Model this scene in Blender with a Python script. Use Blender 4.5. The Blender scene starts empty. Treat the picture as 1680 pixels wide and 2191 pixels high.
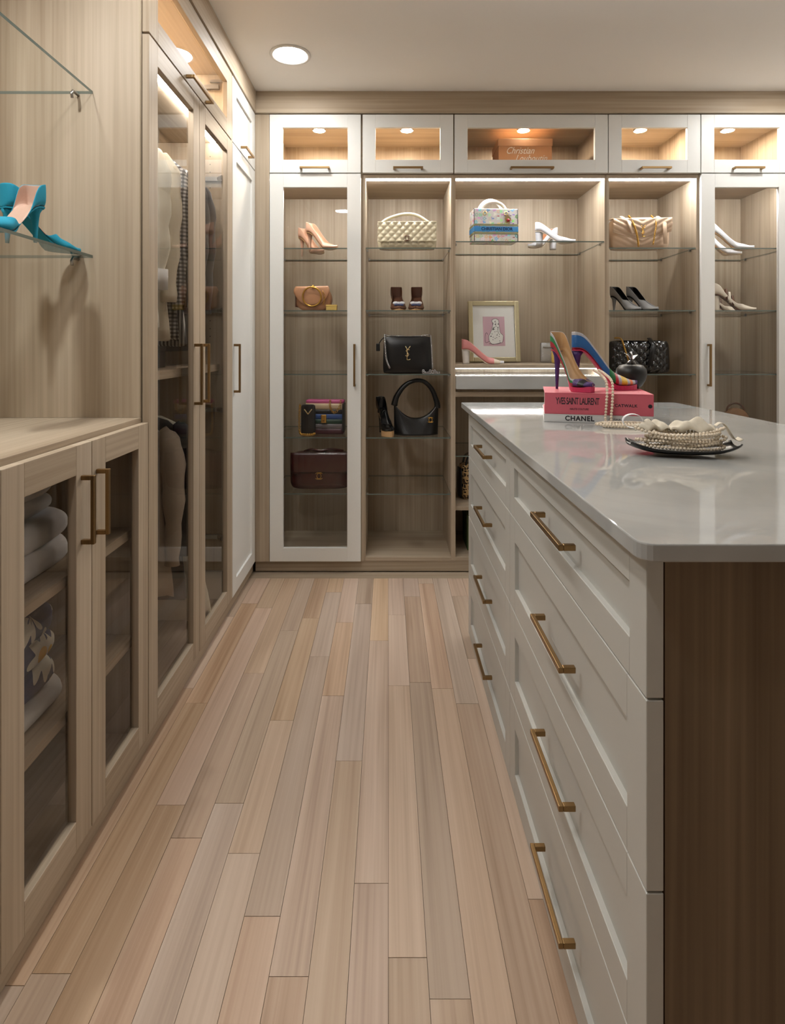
import bpy, bmesh, math, random
from math import pi, sin, cos, radians
from mathutils import Vector, Matrix

# ------------------------------------------------------------------ camera, world, exposure
scene = bpy.context.scene
COL = scene.collection
HC, F, VX, VY = 1.181, 1245.0, 831.0, 738.0          # eye height, focal length and vanishing point (px of 1680x2191)
cam_d = bpy.data.cameras.new('camera'); cam = bpy.data.objects.new('camera', cam_d); COL.objects.link(cam)
cam.location = (0, 0, HC); cam.rotation_euler = (pi/2, 0, 0)
cam_d.sensor_fit = 'HORIZONTAL'; cam_d.sensor_width = 36.0; cam_d.lens = F/1680*36
cam_d.shift_x = (840-VX)/1680; cam_d.shift_y = -(1095.5-VY)/1680
cam_d.clip_start = 0.02; cam_d.clip_end = 50
scene.camera = cam
world = bpy.data.worlds.new('world'); scene.world = world; world.use_nodes = True
world.node_tree.nodes['Background'].inputs[0].default_value = (1, .96, .9, 1)
world.node_tree.nodes['Background'].inputs[1].default_value = 0.05
vs = scene.view_settings
vs.view_transform = 'Standard'; vs.look = 'None'; vs.gamma = 1.0; vs.use_curve_mapping = False
vs.exposure = 0.17
try:
    scene.cycles.sample_clamp_indirect = 4.0
    scene.cycles.max_bounces = 7; scene.cycles.diffuse_bounces = 4; scene.cycles.glossy_bounces = 3; scene.cycles.transparent_max_bounces = 20
    scene.cycles.caustics_reflective = False; scene.cycles.caustics_refractive = False
except Exception: pass
S_DOWN, S_LED, S_PUCK, S_WARD, S_NICHE = 98.0, 120.0, 800.0, 70.0, 900.0   # lamp strengths
rnd = random.Random(7)

def at(px, py, Y):                                    # photo pixel + distance -> point in the room
    return Vector(((px-VX)/F*Y, Y, HC-(py-VY)/F*Y))

# ------------------------------------------------------------------ materials
def lin(v):
    v /= 255.0
    return v/12.92 if v <= .04045 else ((v+.055)/1.055)**2.4
def rgb(r, g, b): return (lin(r), lin(g), lin(b), 1)
MATS = {}
def new_mat(name):
    m = bpy.data.materials.new(name); m.use_nodes = True
    MATS[name] = m
    return m, m.node_tree.nodes, m.node_tree.links
def N(nodes, t, **kw):
    n = nodes.new(t)
    for k, v in kw.items(): setattr(n, k, v)
    return n
def plain(name, col, rough=.5, metal=0, coat=0, sheen=0, bump=0, bscale=80, var=0, spec=.5):
    m, ns, ln = new_mat(name)
    b = ns['Principled BSDF']
    b.inputs['Base Color'].default_value = col; b.inputs['Roughness'].default_value = rough
    b.inputs['Metallic'].default_value = metal; b.inputs['Coat Weight'].default_value = coat
    b.inputs['Sheen Weight'].default_value = sheen; b.inputs['Specular IOR Level'].default_value = spec
    tc = N(ns, 'ShaderNodeTexCoord'); nz = N(ns, 'ShaderNodeTexNoise'); nz.inputs['Scale'].default_value = bscale
    nz.inputs['Detail'].default_value = 3
    ln.new(tc.outputs['Object'], nz.inputs['Vector'])
    v = var or .06
    mx = N(ns, 'ShaderNodeMix', data_type='RGBA'); mx.inputs[6].default_value = tuple(c*(1-v) for c in col[:3])+(1,)
    mx.inputs[7].default_value = tuple(min(1, c*(1+v)) for c in col[:3])+(1,)
    ln.new(nz.outputs['Fac'], mx.inputs[0]); ln.new(mx.outputs[2], b.inputs['Base Color'])
    if bump:
        bp = N(ns, 'ShaderNodeBump'); bp.inputs['Strength'].default_value = bump; bp.inputs['Distance'].default_value = .002
        ln.new(nz.outputs['Fac'], bp.inputs['Height']); ln.new(bp.outputs['Normal'], b.inputs['Normal'])
    return m
def wood(name, axis, light, mid, dark, rough=.5, band=6., fine=95., random_tone=0.0, spec=.3):
    m, ns, ln = new_mat(name)
    b = ns['Principled BSDF']; b.inputs['Roughness'].default_value = rough; b.inputs['Specular IOR Level'].default_value = spec
    tc = N(ns, 'ShaderNodeTexCoord'); oi = N(ns, 'ShaderNodeObjectInfo')
    mul = N(ns, 'ShaderNodeVectorMath', operation='SCALE'); mul.inputs[0].default_value = (13.1, 7.7, 5.3)
    ln.new(oi.outputs['Random'], mul.inputs['Scale'])
    add = N(ns, 'ShaderNodeVectorMath', operation='ADD')
    ln.new(tc.outputs['Object'], add.inputs[0]); ln.new(mul.outputs[0], add.inputs[1])
    def layer(s, along, detail, dist):
        mp = N(ns, 'ShaderNodeMapping')
        sc = [s, s, s]; sc['xyz'.index(axis)] = along
        mp.inputs['Scale'].default_value = sc
        ln.new(add.outputs[0], mp.inputs['Vector'])
        nz = N(ns, 'ShaderNodeTexNoise'); nz.inputs['Scale'].default_value = 1.0
        nz.inputs['Detail'].default_value = detail; nz.inputs['Distortion'].default_value = dist
        ln.new(mp.outputs[0], nz.inputs['Vector'])
        return nz
    n1 = layer(band, .5, 3, .5); n2 = layer(fine, 1.4, 2, .15)
    s1 = N(ns, 'ShaderNodeMath', operation='MULTIPLY_ADD'); s1.inputs[1].default_value = .66
    s2 = N(ns, 'ShaderNodeMath', operation='MULTIPLY'); s2.inputs[1].default_value = .34
    ln.new(n2.outputs['Fac'], s2.inputs[0]); ln.new(n1.outputs['Fac'], s1.inputs[0]); ln.new(s2.outputs[0], s1.inputs[2])
    cr = N(ns, 'ShaderNodeValToRGB')
    e = cr.color_ramp.elements; e[0].position = .32; e[0].color = dark; e[1].position = .68; e[1].color = light
    k = cr.color_ramp.elements.new(.49); k.color = mid
    ln.new(s1.outputs[0], cr.inputs[0])
    out = cr.outputs[0]
    if random_tone:
        hs = N(ns, 'ShaderNodeHueSaturation')
        mr = N(ns, 'ShaderNodeMapRange'); mr.inputs[3].default_value = 1-random_tone; mr.inputs[4].default_value = 1+random_tone
        ln.new(oi.outputs['Random'], mr.inputs[0]); ln.new(mr.outputs[0], hs.inputs['Value'])
        m2 = N(ns, 'ShaderNodeMath', operation='MULTIPLY'); m2.inputs[1].default_value = 7.31
        fr = N(ns, 'ShaderNodeMath', operation='FRACT'); ln.new(oi.outputs['Random'], m2.inputs[0]); ln.new(m2.outputs[0], fr.inputs[0])
        mr2 = N(ns, 'ShaderNodeMapRange'); mr2.inputs[3].default_value = .74; mr2.inputs[4].default_value = 1.12
        ln.new(fr.outputs[0], mr2.inputs[0]); ln.new(mr2.outputs[0], hs.inputs['Saturation'])
        m3 = N(ns, 'ShaderNodeMath', operation='MULTIPLY'); m3.inputs[1].default_value = 17.9
        f3 = N(ns, 'ShaderNodeMath', operation='FRACT'); ln.new(oi.outputs['Random'], m3.inputs[0]); ln.new(m3.outputs[0], f3.inputs[0])
        mr3 = N(ns, 'ShaderNodeMapRange'); mr3.inputs[3].default_value = .4955; mr3.inputs[4].default_value = .505
        ln.new(f3.outputs[0], mr3.inputs[0]); ln.new(mr3.outputs[0], hs.inputs['Hue'])
        ln.new(out, hs.inputs['Color']); out = hs.outputs[0]
    ln.new(out, b.inputs['Base Color'])
    return m
def glass(name, tint, gloss=1.0, edge=None):
    m, ns, ln = new_mat(name)
    ns.remove(ns['Principled BSDF'])
    out = ns['Material Output']
    tr = N(ns, 'ShaderNodeBsdfTransparent'); tr.inputs[0].default_value = tint
    gl = N(ns, 'ShaderNodeBsdfGlossy'); gl.inputs['Roughness'].default_value = .015; gl.inputs[0].default_value = (gloss, gloss, gloss, 1)
    fr = N(ns, 'ShaderNodeFresnel'); fr.inputs[0].default_value = 1.45
    ge = N(ns, 'ShaderNodeNewGeometry')
    iv = N(ns, 'ShaderNodeMath', operation='SUBTRACT'); iv.inputs[0].default_value = 1.0
    ln.new(ge.outputs['Backfacing'], iv.inputs[1])
    mu = N(ns, 'ShaderNodeMath', operation='MULTIPLY'); ln.new(fr.outputs[0], mu.inputs[0]); ln.new(iv.outputs[0], mu.inputs[1])
    mx = N(ns, 'ShaderNodeMixShader'); ln.new(mu.outputs[0], mx.inputs[0]); ln.new(tr.outputs[0], mx.inputs[1]); ln.new(gl.outputs[0], mx.inputs[2])
    ln.new(mx.outputs[0], out.inputs[0])
    return m
def emit(name, col, s):
    m, ns, ln = new_mat(name)
    ns.remove(ns['Principled BSDF'])
    e = N(ns, 'ShaderNodeEmission'); e.inputs[0].default_value = col; e.inputs[1].default_value = s
    ln.new(e.outputs[0], ns['Material Output'].inputs[0])
    return m
WL, WM, WD = rgb(193, 178, 158), rgb(173, 157, 136), rgb(148, 130, 109)
for ax in 'xyz': wood('oak_'+ax, ax, WL, WM, WD)
wood('dark_oak_z', 'z', rgb(144, 124, 100), rgb(121, 102, 81), rgb(97, 79, 61))
wood('floor_oak', 'y', rgb(206, 181, 158), rgb(190, 163, 139), rgb(164, 136, 112), rough=.42, band=14., fine=110., random_tone=.13, spec=.35)
plain('floor_gap', rgb(70, 52, 40), .8)
plain('island_paint_shaded', rgb(194, 193, 187), .42, bscale=160, var=.015)  # cabinet white with the weaker light on the drawers darkened into its colour
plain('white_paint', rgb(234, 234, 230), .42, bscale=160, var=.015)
plain('ceiling_paint', rgb(246, 243, 238), .85, bscale=300, var=.01)
plain('wall_paint', rgb(222, 218, 212), .8, bscale=200, var=.01)
plain('trim_white', rgb(225, 222, 216), .5, var=.01)
plain('bronze', rgb(150, 122, 84), .36, metal=1, bscale=300, var=.08)
plain('steel', rgb(170, 168, 164), .3, metal=1)
plain('gold', rgb(214, 168, 84), .28, metal=1)
plain('pale_gold_metal', rgb(222, 200, 150), .3, metal=1)
plain('silver', rgb(206, 206, 210), .25, metal=1)
plain('black_plastic', rgb(22, 22, 23), .45)
plain('gasket', rgb(38, 34, 30), .7)
glass('pane_clear', (.985, .985, .982, 1), .9)
glass('pane_smoke', (.89, .875, .86, 1), .9)
glass('shelf_glass', (.982, .99, .986, 1), .9)
plain('shelf_edge', rgb(92, 104, 98), .12, spec=.8)
emit('led', (1, .995, .98, 1), S_LED); emit('led_wardrobe', (1, .985, .96, 1), S_WARD)
emit('puck', (1, .84, .66, 1), S_PUCK); emit('downlight', (1, .995, .98, 1), S_DOWN); emit('niche_puck', (1, .985, .95, 1), S_NICHE)
def M(n): return MATS[n]
def quartz():
    m, ns, ln = new_mat('quartz'); b = ns['Principled BSDF']
    b.inputs['Roughness'].default_value = .035; b.inputs['Specular IOR Level'].default_value = .65
    tc = N(ns, 'ShaderNodeTexCoord'); nz = N(ns, 'ShaderNodeTexNoise'); nz.inputs['Scale'].default_value = 2.2
    nz.inputs['Detail'].default_value = 6; nz.inputs['Distortion'].default_value = 1.2
    ln.new(tc.outputs['Object'], nz.inputs['Vector'])
    cr = N(ns, 'ShaderNodeValToRGB'); e = cr.color_ramp.elements
    e[0].position = .42; e[0].color = rgb(170, 171, 169); e[1].position = .56; e[1].color = rgb(182, 183, 181)
    ln.new(nz.outputs['Fac'], cr.inputs[0]); ln.new(cr.outputs[0], b.inputs['Base Color'])
quartz()

# ------------------------------------------------------------------ mesh builder
class MB:
    def __init__(s): s.v = []; s.f = []; s.m = []
    def q(s, idx, m=0): s.f.append(tuple(idx)); s.m.append(m)
    def box(s, x0, x1, y0, y1, z0, z1, m=0):
        x0, x1 = min(x0, x1), max(x0, x1); y0, y1 = min(y0, y1), max(y0, y1); z0, z1 = min(z0, z1), max(z0, z1)
        b = len(s.v)
        s.v += [(x0,y0,z0),(x1,y0,z0),(x1,y1,z0),(x0,y1,z0),(x0,y0,z1),(x1,y0,z1),(x1,y1,z1),(x0,y1,z1)]
        for i in ((0,3,2,1),(4,5,6,7),(0,1,5,4),(1,2,6,5),(2,3,7,6),(3,0,4,7)): s.q([b+k for k in i], m)
        return s
    def loft(s, rings, closed=True, cap=True, m=0, loop=False):
        n = len(rings[0]); b = len(s.v)
        for r in rings: s.v += [tuple(p) for p in r]
        R = len(rings)
        for i in range(R if loop else R-1):
            a0 = b+i*n; a1 = b+((i+1) % R)*n
            for j in range(n if closed else n-1):
                k = (j+1) % n
                s.q((a0+j, a0+k, a1+k, a1+j), m)
        if cap and closed and not loop:
            s.q([b+j for j in range(n)][::-1], m); s.q([b+(R-1)*n+j for j in range(n)], m)
        return s
    def tube(s, pts, r, n=8, closed=False, m=0, flat=1.0, up=None):
        P = [Vector(p) for p in pts]; K = len(P)
        rr = r if isinstance(r, (list, tuple)) else [r]*K
        rings = []; prev = None
        for i in range(K):
            if closed: t = P[(i+1) % K]-P[i-1]
            else: t = P[min(i+1, K-1)]-P[max(i-1, 0)]
            t = t.normalized() if t.length > 1e-9 else Vector((0, 0, 1))
            if prev is None:
                u = Vector(up) if up else (Vector((0, 0, 1)) if abs(t.z) < .9 else Vector((1, 0, 0)))
            else: u = prev
            u = (u-t*u.dot(t))
            u = u.normalized() if u.length > 1e-6 else t.orthogonal().normalized()
            prev = u; w = t.cross(u)
            rings.append([P[i]+u*cos(2*pi*k/n)*rr[i]*flat+w*sin(2*pi*k/n)*rr[i] for k in range(n)])
        return s.loft(rings, True, not closed, m, loop=closed)
    def lathe(s, prof, n=24, c=(0, 0, 0), m=0, cap=True, sx=1, sy=1):
        rings = [[(c[0]+r*cos(2*pi*k/n)*sx, c[1]+r*sin(2*pi*k/n)*sy, c[2]+z) for k in range(n)] for r, z in prof]
        return s.loft(rings, True, cap, m)
    def sphere(s, c, r, nu=8, nv=5, m=0, sc=(1, 1, 1)):
        prof = [(max(1e-5, r*sin(pi*i/nv)), -r*cos(pi*i/nv)) for i in range(nv+1)]
        rings = [[(c[0]+a*cos(2*pi*k/nu)*sc[0], c[1]+a*sin(2*pi*k/nu)*sc[1], c[2]+z*sc[2]) for k in range(nu)] for a, z in prof]
        return s.loft(rings, True, False, m)
    def torus(s, c, R, r, axis=(0, 1, 0), n=20, k=6, m=0, e=(1, 0, 0), sx=1., sy=1.):
        a = Vector(axis).normalized(); u = Vector(e); u = (u-a*u.dot(a)).normalized(); w = a.cross(u); c = Vector(c)
        return s.tube([c+u*cos(2*pi*i/n)*R*sx+w*sin(2*pi*i/n)*R*sy for i in range(n)], r, k, True, m)
    def poly(s, pts, m=0):
        b = len(s.v); s.v += [tuple(p) for p in pts]; s.q(range(b, b+len(pts)), m); return s
    def prism(s, pts, d, m=0):                         # flat outline pushed along d
        d = Vector(d); return s.loft([[Vector(p) for p in pts], [Vector(p)+d for p in pts]], True, True, m)
    def sheet(s, fn, nu, nv, m=0):
        b = len(s.v)
        for i in range(nu+1):
            for j in range(nv+1): s.v.append(tuple(fn(i/nu, j/nv)))
        for i in range(nu):
            for j in range(nv):
                a = b+i*(nv+1)+j; s.q((a, a+nv+1, a+nv+2, a+1), m)
        return s
    def build(s, name, mats, parent=None, smooth=False, bevel=0, sub=0, solid=0, solid_off=-1, solid_mat=0, weld=0):
        if isinstance(mats, str): mats = [mats]
        off = origin_of(parent)
        me = bpy.data.meshes.new(name)
        me.from_pydata([(x-off[0], y-off[1], z-off[2]) for x, y, z in s.v], [], s.f)
        for k in mats: me.materials.append(M(k))
        if len(mats) > 1: me.polygons.foreach_set('material_index', s.m)
        bm = bmesh.new(); bm.from_mesh(me)
        if weld: bmesh.ops.remove_doubles(bm, verts=bm.verts, dist=weld)
        bmesh.ops.recalc_face_normals(bm, faces=bm.faces); bm.to_mesh(me); bm.free()
        if smooth: me.polygons.foreach_set('use_smooth', [True]*len(me.polygons))
        me.update()
        o = bpy.data.objects.new(name, me); COL.objects.link(o)
        if parent is not None: o.parent = parent
        if solid:
            d = o.modifiers.new('solid', 'SOLIDIFY'); d.thickness = solid; d.offset = solid_off; d.material_offset = solid_mat
        if sub:
            d = o.modifiers.new('sub', 'SUBSURF'); d.levels = sub; d.render_levels = sub
        if bevel:
            d = o.modifiers.new('bevel', 'BEVEL'); d.width = bevel; d.segments = 2; d.limit_method = 'ANGLE'; d.angle_limit = radians(50)
        return o
ORG = {}
def origin_of(p):
    while p is not None:
        if p.name in ORG: return ORG[p.name]
        p = p.parent
    return (0, 0, 0)
def tag(o, label, cat, group=None, kind=None):
    if label: o['label'] = label
    if cat: o['category'] = cat
    if group: o['group'] = group
    if kind: o['kind'] = kind
    return o
def thing(name, label, cat, loc=(0, 0, 0), rot=(0, 0, 0), group=None, world=False):
    o = bpy.data.objects.new(name, None); COL.objects.link(o)
    o.location = loc; o.rotation_euler = rot; o.empty_display_size = .05
    if world: ORG[o.name] = tuple(loc)
    return tag(o, label, cat, group)
def structure(o): o['kind'] = 'structure'; return o
def copy_tree(o, parent=None):
    c = o.copy(); COL.objects.link(c); c.parent = parent
    if parent is None: pass
    for ch in [x for x in bpy.data.objects if x.parent == o]: copy_tree(ch, c)
    return c
def text(name, body, size, parent, mat, M4, extrude=.0004, shear=0, sx=1.0, align='CENTER', bold=0.0, space=1.0):
    cu = bpy.data.curves.new(name, 'FONT'); cu.body = body; cu.size = size; cu.align_x = align; cu.align_y = 'CENTER'
    cu.extrude = extrude; cu.shear = shear; cu.offset = bold; cu.space_character = space; cu.resolution_u = 4
    t = bpy.data.objects.new(name+'_curve', cu); COL.objects.link(t)
    dg = bpy.context.evaluated_depsgraph_get(); dg.update()
    me = bpy.data.meshes.new_from_object(t.evaluated_get(dg))
    bpy.data.objects.remove(t); bpy.data.curves.remove(cu)
    me.transform(M4 @ Matrix.Diagonal((sx, 1, 1, 1)))
    me.materials.clear(); me.materials.append(M(mat)); me.name = name
    o = bpy.data.objects.new(name, me); COL.objects.link(o); o.parent = parent
    return o
def face_front(x, y, z):                              # text frame: reads along +x, upright, facing -y
    return Matrix.Translation((x, y, z)) @ Matrix.Rotation(pi/2, 4, 'X')
def lerp(a, b, t): return a+(b-a)*t
def sm(a, b, t):
    t = max(0, min(1, (t-a)/(b-a))); return t*t*(3-2*t)
def path(pts, n=24):                                  # Catmull-Rom through points
    P = [Vector(p) for p in pts]; out = []
    for i in range(n+1):
        t = i/n*(len(P)-1); k = min(int(t), len(P)-2); u = t-k
        a, b, c, d = P[max(k-1, 0)], P[k], P[k+1], P[min(k+2, len(P)-1)]
        out.append(.5*((2*b)+(c-a)*u+(2*a-5*b+4*c-d)*u*u+(3*b-a-3*c+d)*u**3))
    return out

# ------------------------------------------------------------------ room shell
CEIL = 2.4846; XL, XR, YB, YF = -1.31, 2.16, 3.50, -2.2
floor = structure(MB().box(XL-.1, XR+.1, YF-.1, YB+.1, -.12, -.012).build('floor', 'floor_gap'))
structure(MB().box(XL-.1, XR+.1, YF-.1, YB+.1, CEIL, CEIL+.1).build('ceiling', 'ceiling_paint'))
structure(MB().box(XL-.1, XR+.1, YB, YB+.1, -.012, CEIL).build('wall_back', 'wall_paint'))
structure(MB().box(XL-.1, XR+.1, YF-.1, YF, -.012, CEIL).build('wall_front', 'wall_paint'))
structure(MB().box(XL-.1, XL, YF, YB, -.012, CEIL).build('wall_left', 'wall_paint'))
structure(MB().box(XR, XR+.1, YF, YB, -.012, CEIL).build('wall_right', 'wall_paint'))
# floor boards, one by one
PW = .0745
def boards(x0, cols, y0, y1, lmin=.45, lmax=1.15):
    r = random.Random(31)
    for i in range(cols):
        x = x0+i*PW; y = y0-r.random()*.5
        while y < y1:
            L = r.uniform(lmin, lmax); e = min(y+L, y1)
            a = max(y, y0)
            if e-a > .02:
                mb = MB(); g = .0009
                mb.box(x+g/2, x+PW-g/2, a+.0006, e-.0006, -.012, -.0004*r.random())
                mb.build('floorboard', 'floor_oak', floor)
            y = e
boards(-.745, 16, .55, 2.945)
boards(-.745, 16, YF, .55, 1.6, 2.2)
boards(1.19, 13, YF, 2.945, 1.5, 2.4)
boards(.447, 10, YF, .76, 1.9, 2.9)
boards(-.745-7*PW, 7, YF, 1.06, 2.0, 3.2)
mb = MB().box(XL, XR, 2.945, YB, -.012, -.0008); mb.build('floorboard', 'oak_x', floor)
# crown board and plinths
structure(MB().box(-.70, XR, 2.988, 3.02, 2.374, CEIL).build('trim_1', 'oak_x', bevel=.001))
structure(MB().box(-.712, -.68, YF, 2.988, 2.374, CEIL).build('trim_2', 'oak_y', bevel=.001))
structure(MB().box(-.69, XR, 3.024, 3.042, .006, .062).build('baseboard_back', 'oak_x'))
structure(MB().box(-.722, -.703, .42, 3.024, .006, .060).build('baseboard_left', 'oak_y'))
structure(MB().box(-.709, -.6145, 3.004, 3.03, .062, 2.372).build('trim_3', 'oak_z'))

# ------------------------------------------------------------------ cabinet helpers
def map_back(a, d, z): return (a, 3.0+d, z)
def map_left(a, d, z): return (-.687-d, a, z)
ISX = .326
def map_isl(a, d, z): return (ISX+d, a, z)
def mbox(mb, mp, a0, a1, d0, d1, z0, z1, m=0):
    p, q = mp(a0, d0, z0), mp(a1, d1, z1)
    return mb.box(p[0], q[0], p[1], q[1], p[2], q[2], m)
def handle(parent, mp, a, z, L, along='z', out=.030, t=.0105):
    mb = MB(); h = L/2
    if along == 'z':
        mbox(mb, mp, a-t/2, a+t/2, -out, -out+t*.8, z-h, z+h)
        for s in (-1, 1): mbox(mb, mp, a-t/2, a+t/2, -out+t*.8, 0, z+s*h-(t if s > 0 else 0), z+s*h+(t if s < 0 else 0))
    else:
        mbox(mb, mp, a-h, a+h, -out, -out+t*.8, z-t/2, z+t/2)
        for s in (-1, 1): mbox(mb, mp, a+s*h-(t if s > 0 else 0), a+s*h+(t if s < 0 else 0), -out+t*.8, 0, z-t/2, z+t/2)
    return mb.build('handle', 'bronze', parent, bevel=.0012)
def door(T, mp, a0, a1, z0, z1, fr, mat_s, mat_r, fill, hd=None, name='door', th=.02, rec=.009):
    mb = MB()
    mbox(mb, mp, a0, a0+fr, 0, th, z0, z1, 0); mbox(mb, mp, a1-fr, a1, 0, th, z0, z1, 0)
    mbox(mb, mp, a0+fr, a1-fr, 0, th, z0, z0+fr, 1); mbox(mb, mp, a0+fr, a1-fr, 0, th, z1-fr, z1, 1)
    d = mb.build(name, [mat_s, mat_r], T, bevel=.0012)
    p = MB(); e = .004
    if fill.startswith('pane'):
        mbox(p, mp, a0+fr-e, a1-fr+e, th*.62, th*.62+.004, z0+fr-e, z1-fr+e); p.build('pane', fill, d)
    else:
        mbox(p, mp, a0+fr-e, a1-fr+e, rec, th-.001, z0+fr-e, z1-fr+e); p.build('panel', fill, d)
    if hd: handle(d, mp, *hd)
    return d
def carcass(T, mp, a0, a1, z0, z1, depth, t=.009, mats=('oak_z', 'oak_x', 'oak_x'), front=.022, top=True, bottom=True, tt=.018, back='oak_z', left=None, right=None):
    tl = left or t; tr = right or t
    for lo, hi in ((a0, a0+tl), (a1-tr, a1)):
        mb = MB(); mbox(mb, mp, lo, hi, front, depth, z0, z1); mb.build('side_panel', mats[0], T)
    mb = MB(); mbox(mb, mp, a0+tl, a1-tr, depth-.012, depth, z0, z1); mb.build('back_panel', back, T)
    if top: mb = MB(); mbox(mb, mp, a0+tl, a1-tr, front, depth-.012, z1-tt, z1); mb.build('top_panel', mats[1], T)
    if bottom: mb = MB(); mbox(mb, mp, a0+tl, a1-tr, front, depth-.012, z0, z0+tt); mb.build('bottom_panel', mats[2], T)
def glass_shelf(T, mp, a0, a1, d0, d1, z, t=.006, name='glass_shelf'):
    p, q = mp(a0, d0, z-t), mp(a1, d1, z)
    x0, x1 = sorted((p[0], q[0])); y0, y1 = sorted((p[1], q[1]))
    mb = MB().box(x0, x1, y0, y1, z-t, z)
    mb.m = [0, 0, 1, 1, 1, 1]
    s = mb.build(name, ['shelf_glass', 'shelf_edge'], T)
    for a in (a0+.006, a1-.006):
        for d in (d0+.05, d1-.05):
            c = mp(a, d, z-t-.004); MB().box(c[0]-.005, c[0]+.005, c[1]-.005, c[1]+.005, c[2]-.004, c[2]+.004).build('shelf_pin', 'steel', s)
    return s
SHELF = [1.687, 1.3617, 1.0296, .700, .407]           # top of the glass shelves
ZS, ZD, ZT = 2.0665, .0640, 2.371                     # seam, door bottom, door top
DEP = .470                                            # back panel face at y = 3.458
# ------------------------------------------------------------------ back wall: five display bays
bays = [('glass_display_cabinet', 'tall display cabinet with white framed glass door in the room corner beside wooden filler', -.630, -.1295, 'door'),
        ('open_display_unit', 'open oak display unit with glass shelves holding black bags and bow pumps', -.1295, .3375, 'open'),
        ('vanity_niche', 'wide oak vanity niche with white drawer ledge and one high glass shelf', .3375, 1.135, 'vanity'),
        ('open_display_unit', 'open oak display unit with glass shelves holding beige chevron bag and silver pumps', 1.135, 1.612, 'open'),
        ('glass_display_cabinet', 'tall display cabinet with white framed glass door holding white pumps and strappy sandals', 1.612, 2.105, 'door')]
for i, (nm, lb, a0, a1, kind) in enumerate(bays):
    T = thing(nm, lb, 'cabinet', (lerp(a0, a1, .5), 3.24, 0), world=True)
    carcass(T, map_back, a0, a1, .060, ZS-.002, DEP, left=.0175 if i == 0 else .0115, right=.0115)
    l = MB().box(a0+.016, a1-.016, 3.031, 3.046, ZS-.026, ZS-.0205)
    l.build('led_strip', 'led', T)
    if kind != 'vanity':
        for z in SHELF: glass_shelf(T, map_back, a0+.0185 if i == 0 else a0+.0125, a1-.0125, .026 if kind == 'open' else .034, DEP-.018, z)
    if kind == 'door':
        d0, d1 = (-.612, -.142) if i == 0 else (1.6145, 2.085)
        door(T, map_back, d0, d1, ZD, ZS-.0025, .070, 'white_paint', 'white_paint', 'pane_clear',
             (d1-.032, 1.077, .217) if i == 0 else (d0+.034, 1.077, .217))
    if kind == 'vanity':
        b0, b1 = a0+.0115, a1-.0115
        glass_shelf(T, map_back, b0+.001, b1-.001, .026, DEP-.018, 1.7207)
        MB().box(b0, b1, 3.020, 3.456, 1.059, 1.079).build('wood_shelf', 'oak_x', T, bevel=.0008)
        MB().box(b0+.01, b1-.01, 3.10, 3.112, 1.054, 1.059).build('led_strip', 'led', T)
        MB().box(b0+.001, b1-.001, 2.992, 3.456, .9525, 1.0195).build('white_ledge', 'quartz', T, bevel=.0015)
        MB().box(b0, b1, 3.022, 3.040, .912, .937).build('rail', 'oak_x', T)
        glass_shelf(T, map_back, b0+.001, b1-.001, .04, DEP-.018, .602)
        MB().box(b0, b1, 3.04, 3.456, .317, .337).build('wood_shelf', 'oak_x', T)
ups = [(-.612, -.142, .153), (-.1325, .335, .153), (.342, 1.1325, .222), (1.137, 1.6096, .153), (1.6145, 2.085, .153)]
ulab = ['white upper cabinet with lit glass flip door above corner glass cabinet',
        'white upper cabinet with lit glass flip door above gold quilted bag',
        'wide white upper cabinet with glass flip door holding brown shoebox',
        'white upper cabinet with lit glass flip door above beige chevron bag',
        'white upper cabinet with lit glass flip door above white pumps']
edges = [-.630, -.1375, .3385, 1.135, 1.612, 2.105]
for i, (d0, d1, hl) in enumerate(ups):
    a0, a1 = edges[i], edges[i+1]
    T = thing('upper_cabinet', ulab[i], 'cabinet', (lerp(a0, a1, .5), 3.24, ZS), group='lit upper cabinets on the back wall', world=True)
    carcass(T, map_back, a0, a1, ZS, 2.3735, DEP, left=.0185 if i == 0 else .0095, right=.0095)
    d = door(T, map_back, d0, d1, ZS+.0025, ZT-.002, .067, 'white_paint', 'white_paint', 'pane_clear',
             (lerp(d0, d1, .5), ZS+.022, hl, 'x'), name='flip_door')
    cx = lerp(d0, d1, .5)
    MB().lathe([(.034, 2.3485), (.034, 2.3555), (.027, 2.3555)], 24, (cx, 3.172, 0), cap=False).build('puck_light_ring', 'steel', T, smooth=True)
    MB().lathe([(.0001, 2.3500), (.027, 2.3500), (.027, 2.3553)], 20, (cx, 3.172, 0)).build('puck_light', 'puck', T)

# ------------------------------------------------------------------ left wall
ZSL = 2.078
mL = ('oak_z', 'oak_y', 'oak_y')
T = thing('corner_cabinet', 'tall plain white cabinet with one recessed panel door in the room corner', 'cabinet', (-1.0, 2.78, 0), world=True)
carcass(T, map_left, 2.551, 3.0, .062, ZSL-.001, .60, mats=mL, right=.012)
door(T, map_left, 2.569, 2.999, ZD, ZSL-.0035, .065, 'white_paint', 'white_paint', 'white_paint', (2.590, 1.077, .217))
MB().box(-.708, -.688, 2.549, 2.567, ZD, 2.371).build('filler_strip', 'oak_z', T)
T = thing('upper_cabinet', 'plain white upper cabinet with recessed panel flip door above corner cabinet', 'cabinet', (-1.0, 2.78, ZSL), world=True)
carcass(T, map_left, 2.551, 3.0, ZSL, 2.3735, .60, mats=mL, right=.012)
door(T, map_left, 2.569, 2.999, ZSL+.0025, ZT-.001, .065, 'white_paint', 'white_paint', 'white_paint', (2.784, ZSL+.024, .153, 'x'), name='flip_door')
W0, W1 = 1.668, 2.549
T = ward = thing('wardrobe', 'tall oak wardrobe with two smoked glass doors and hanging clothes inside', 'wardrobe', (-1.0, 2.1, 0), world=True)
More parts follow.
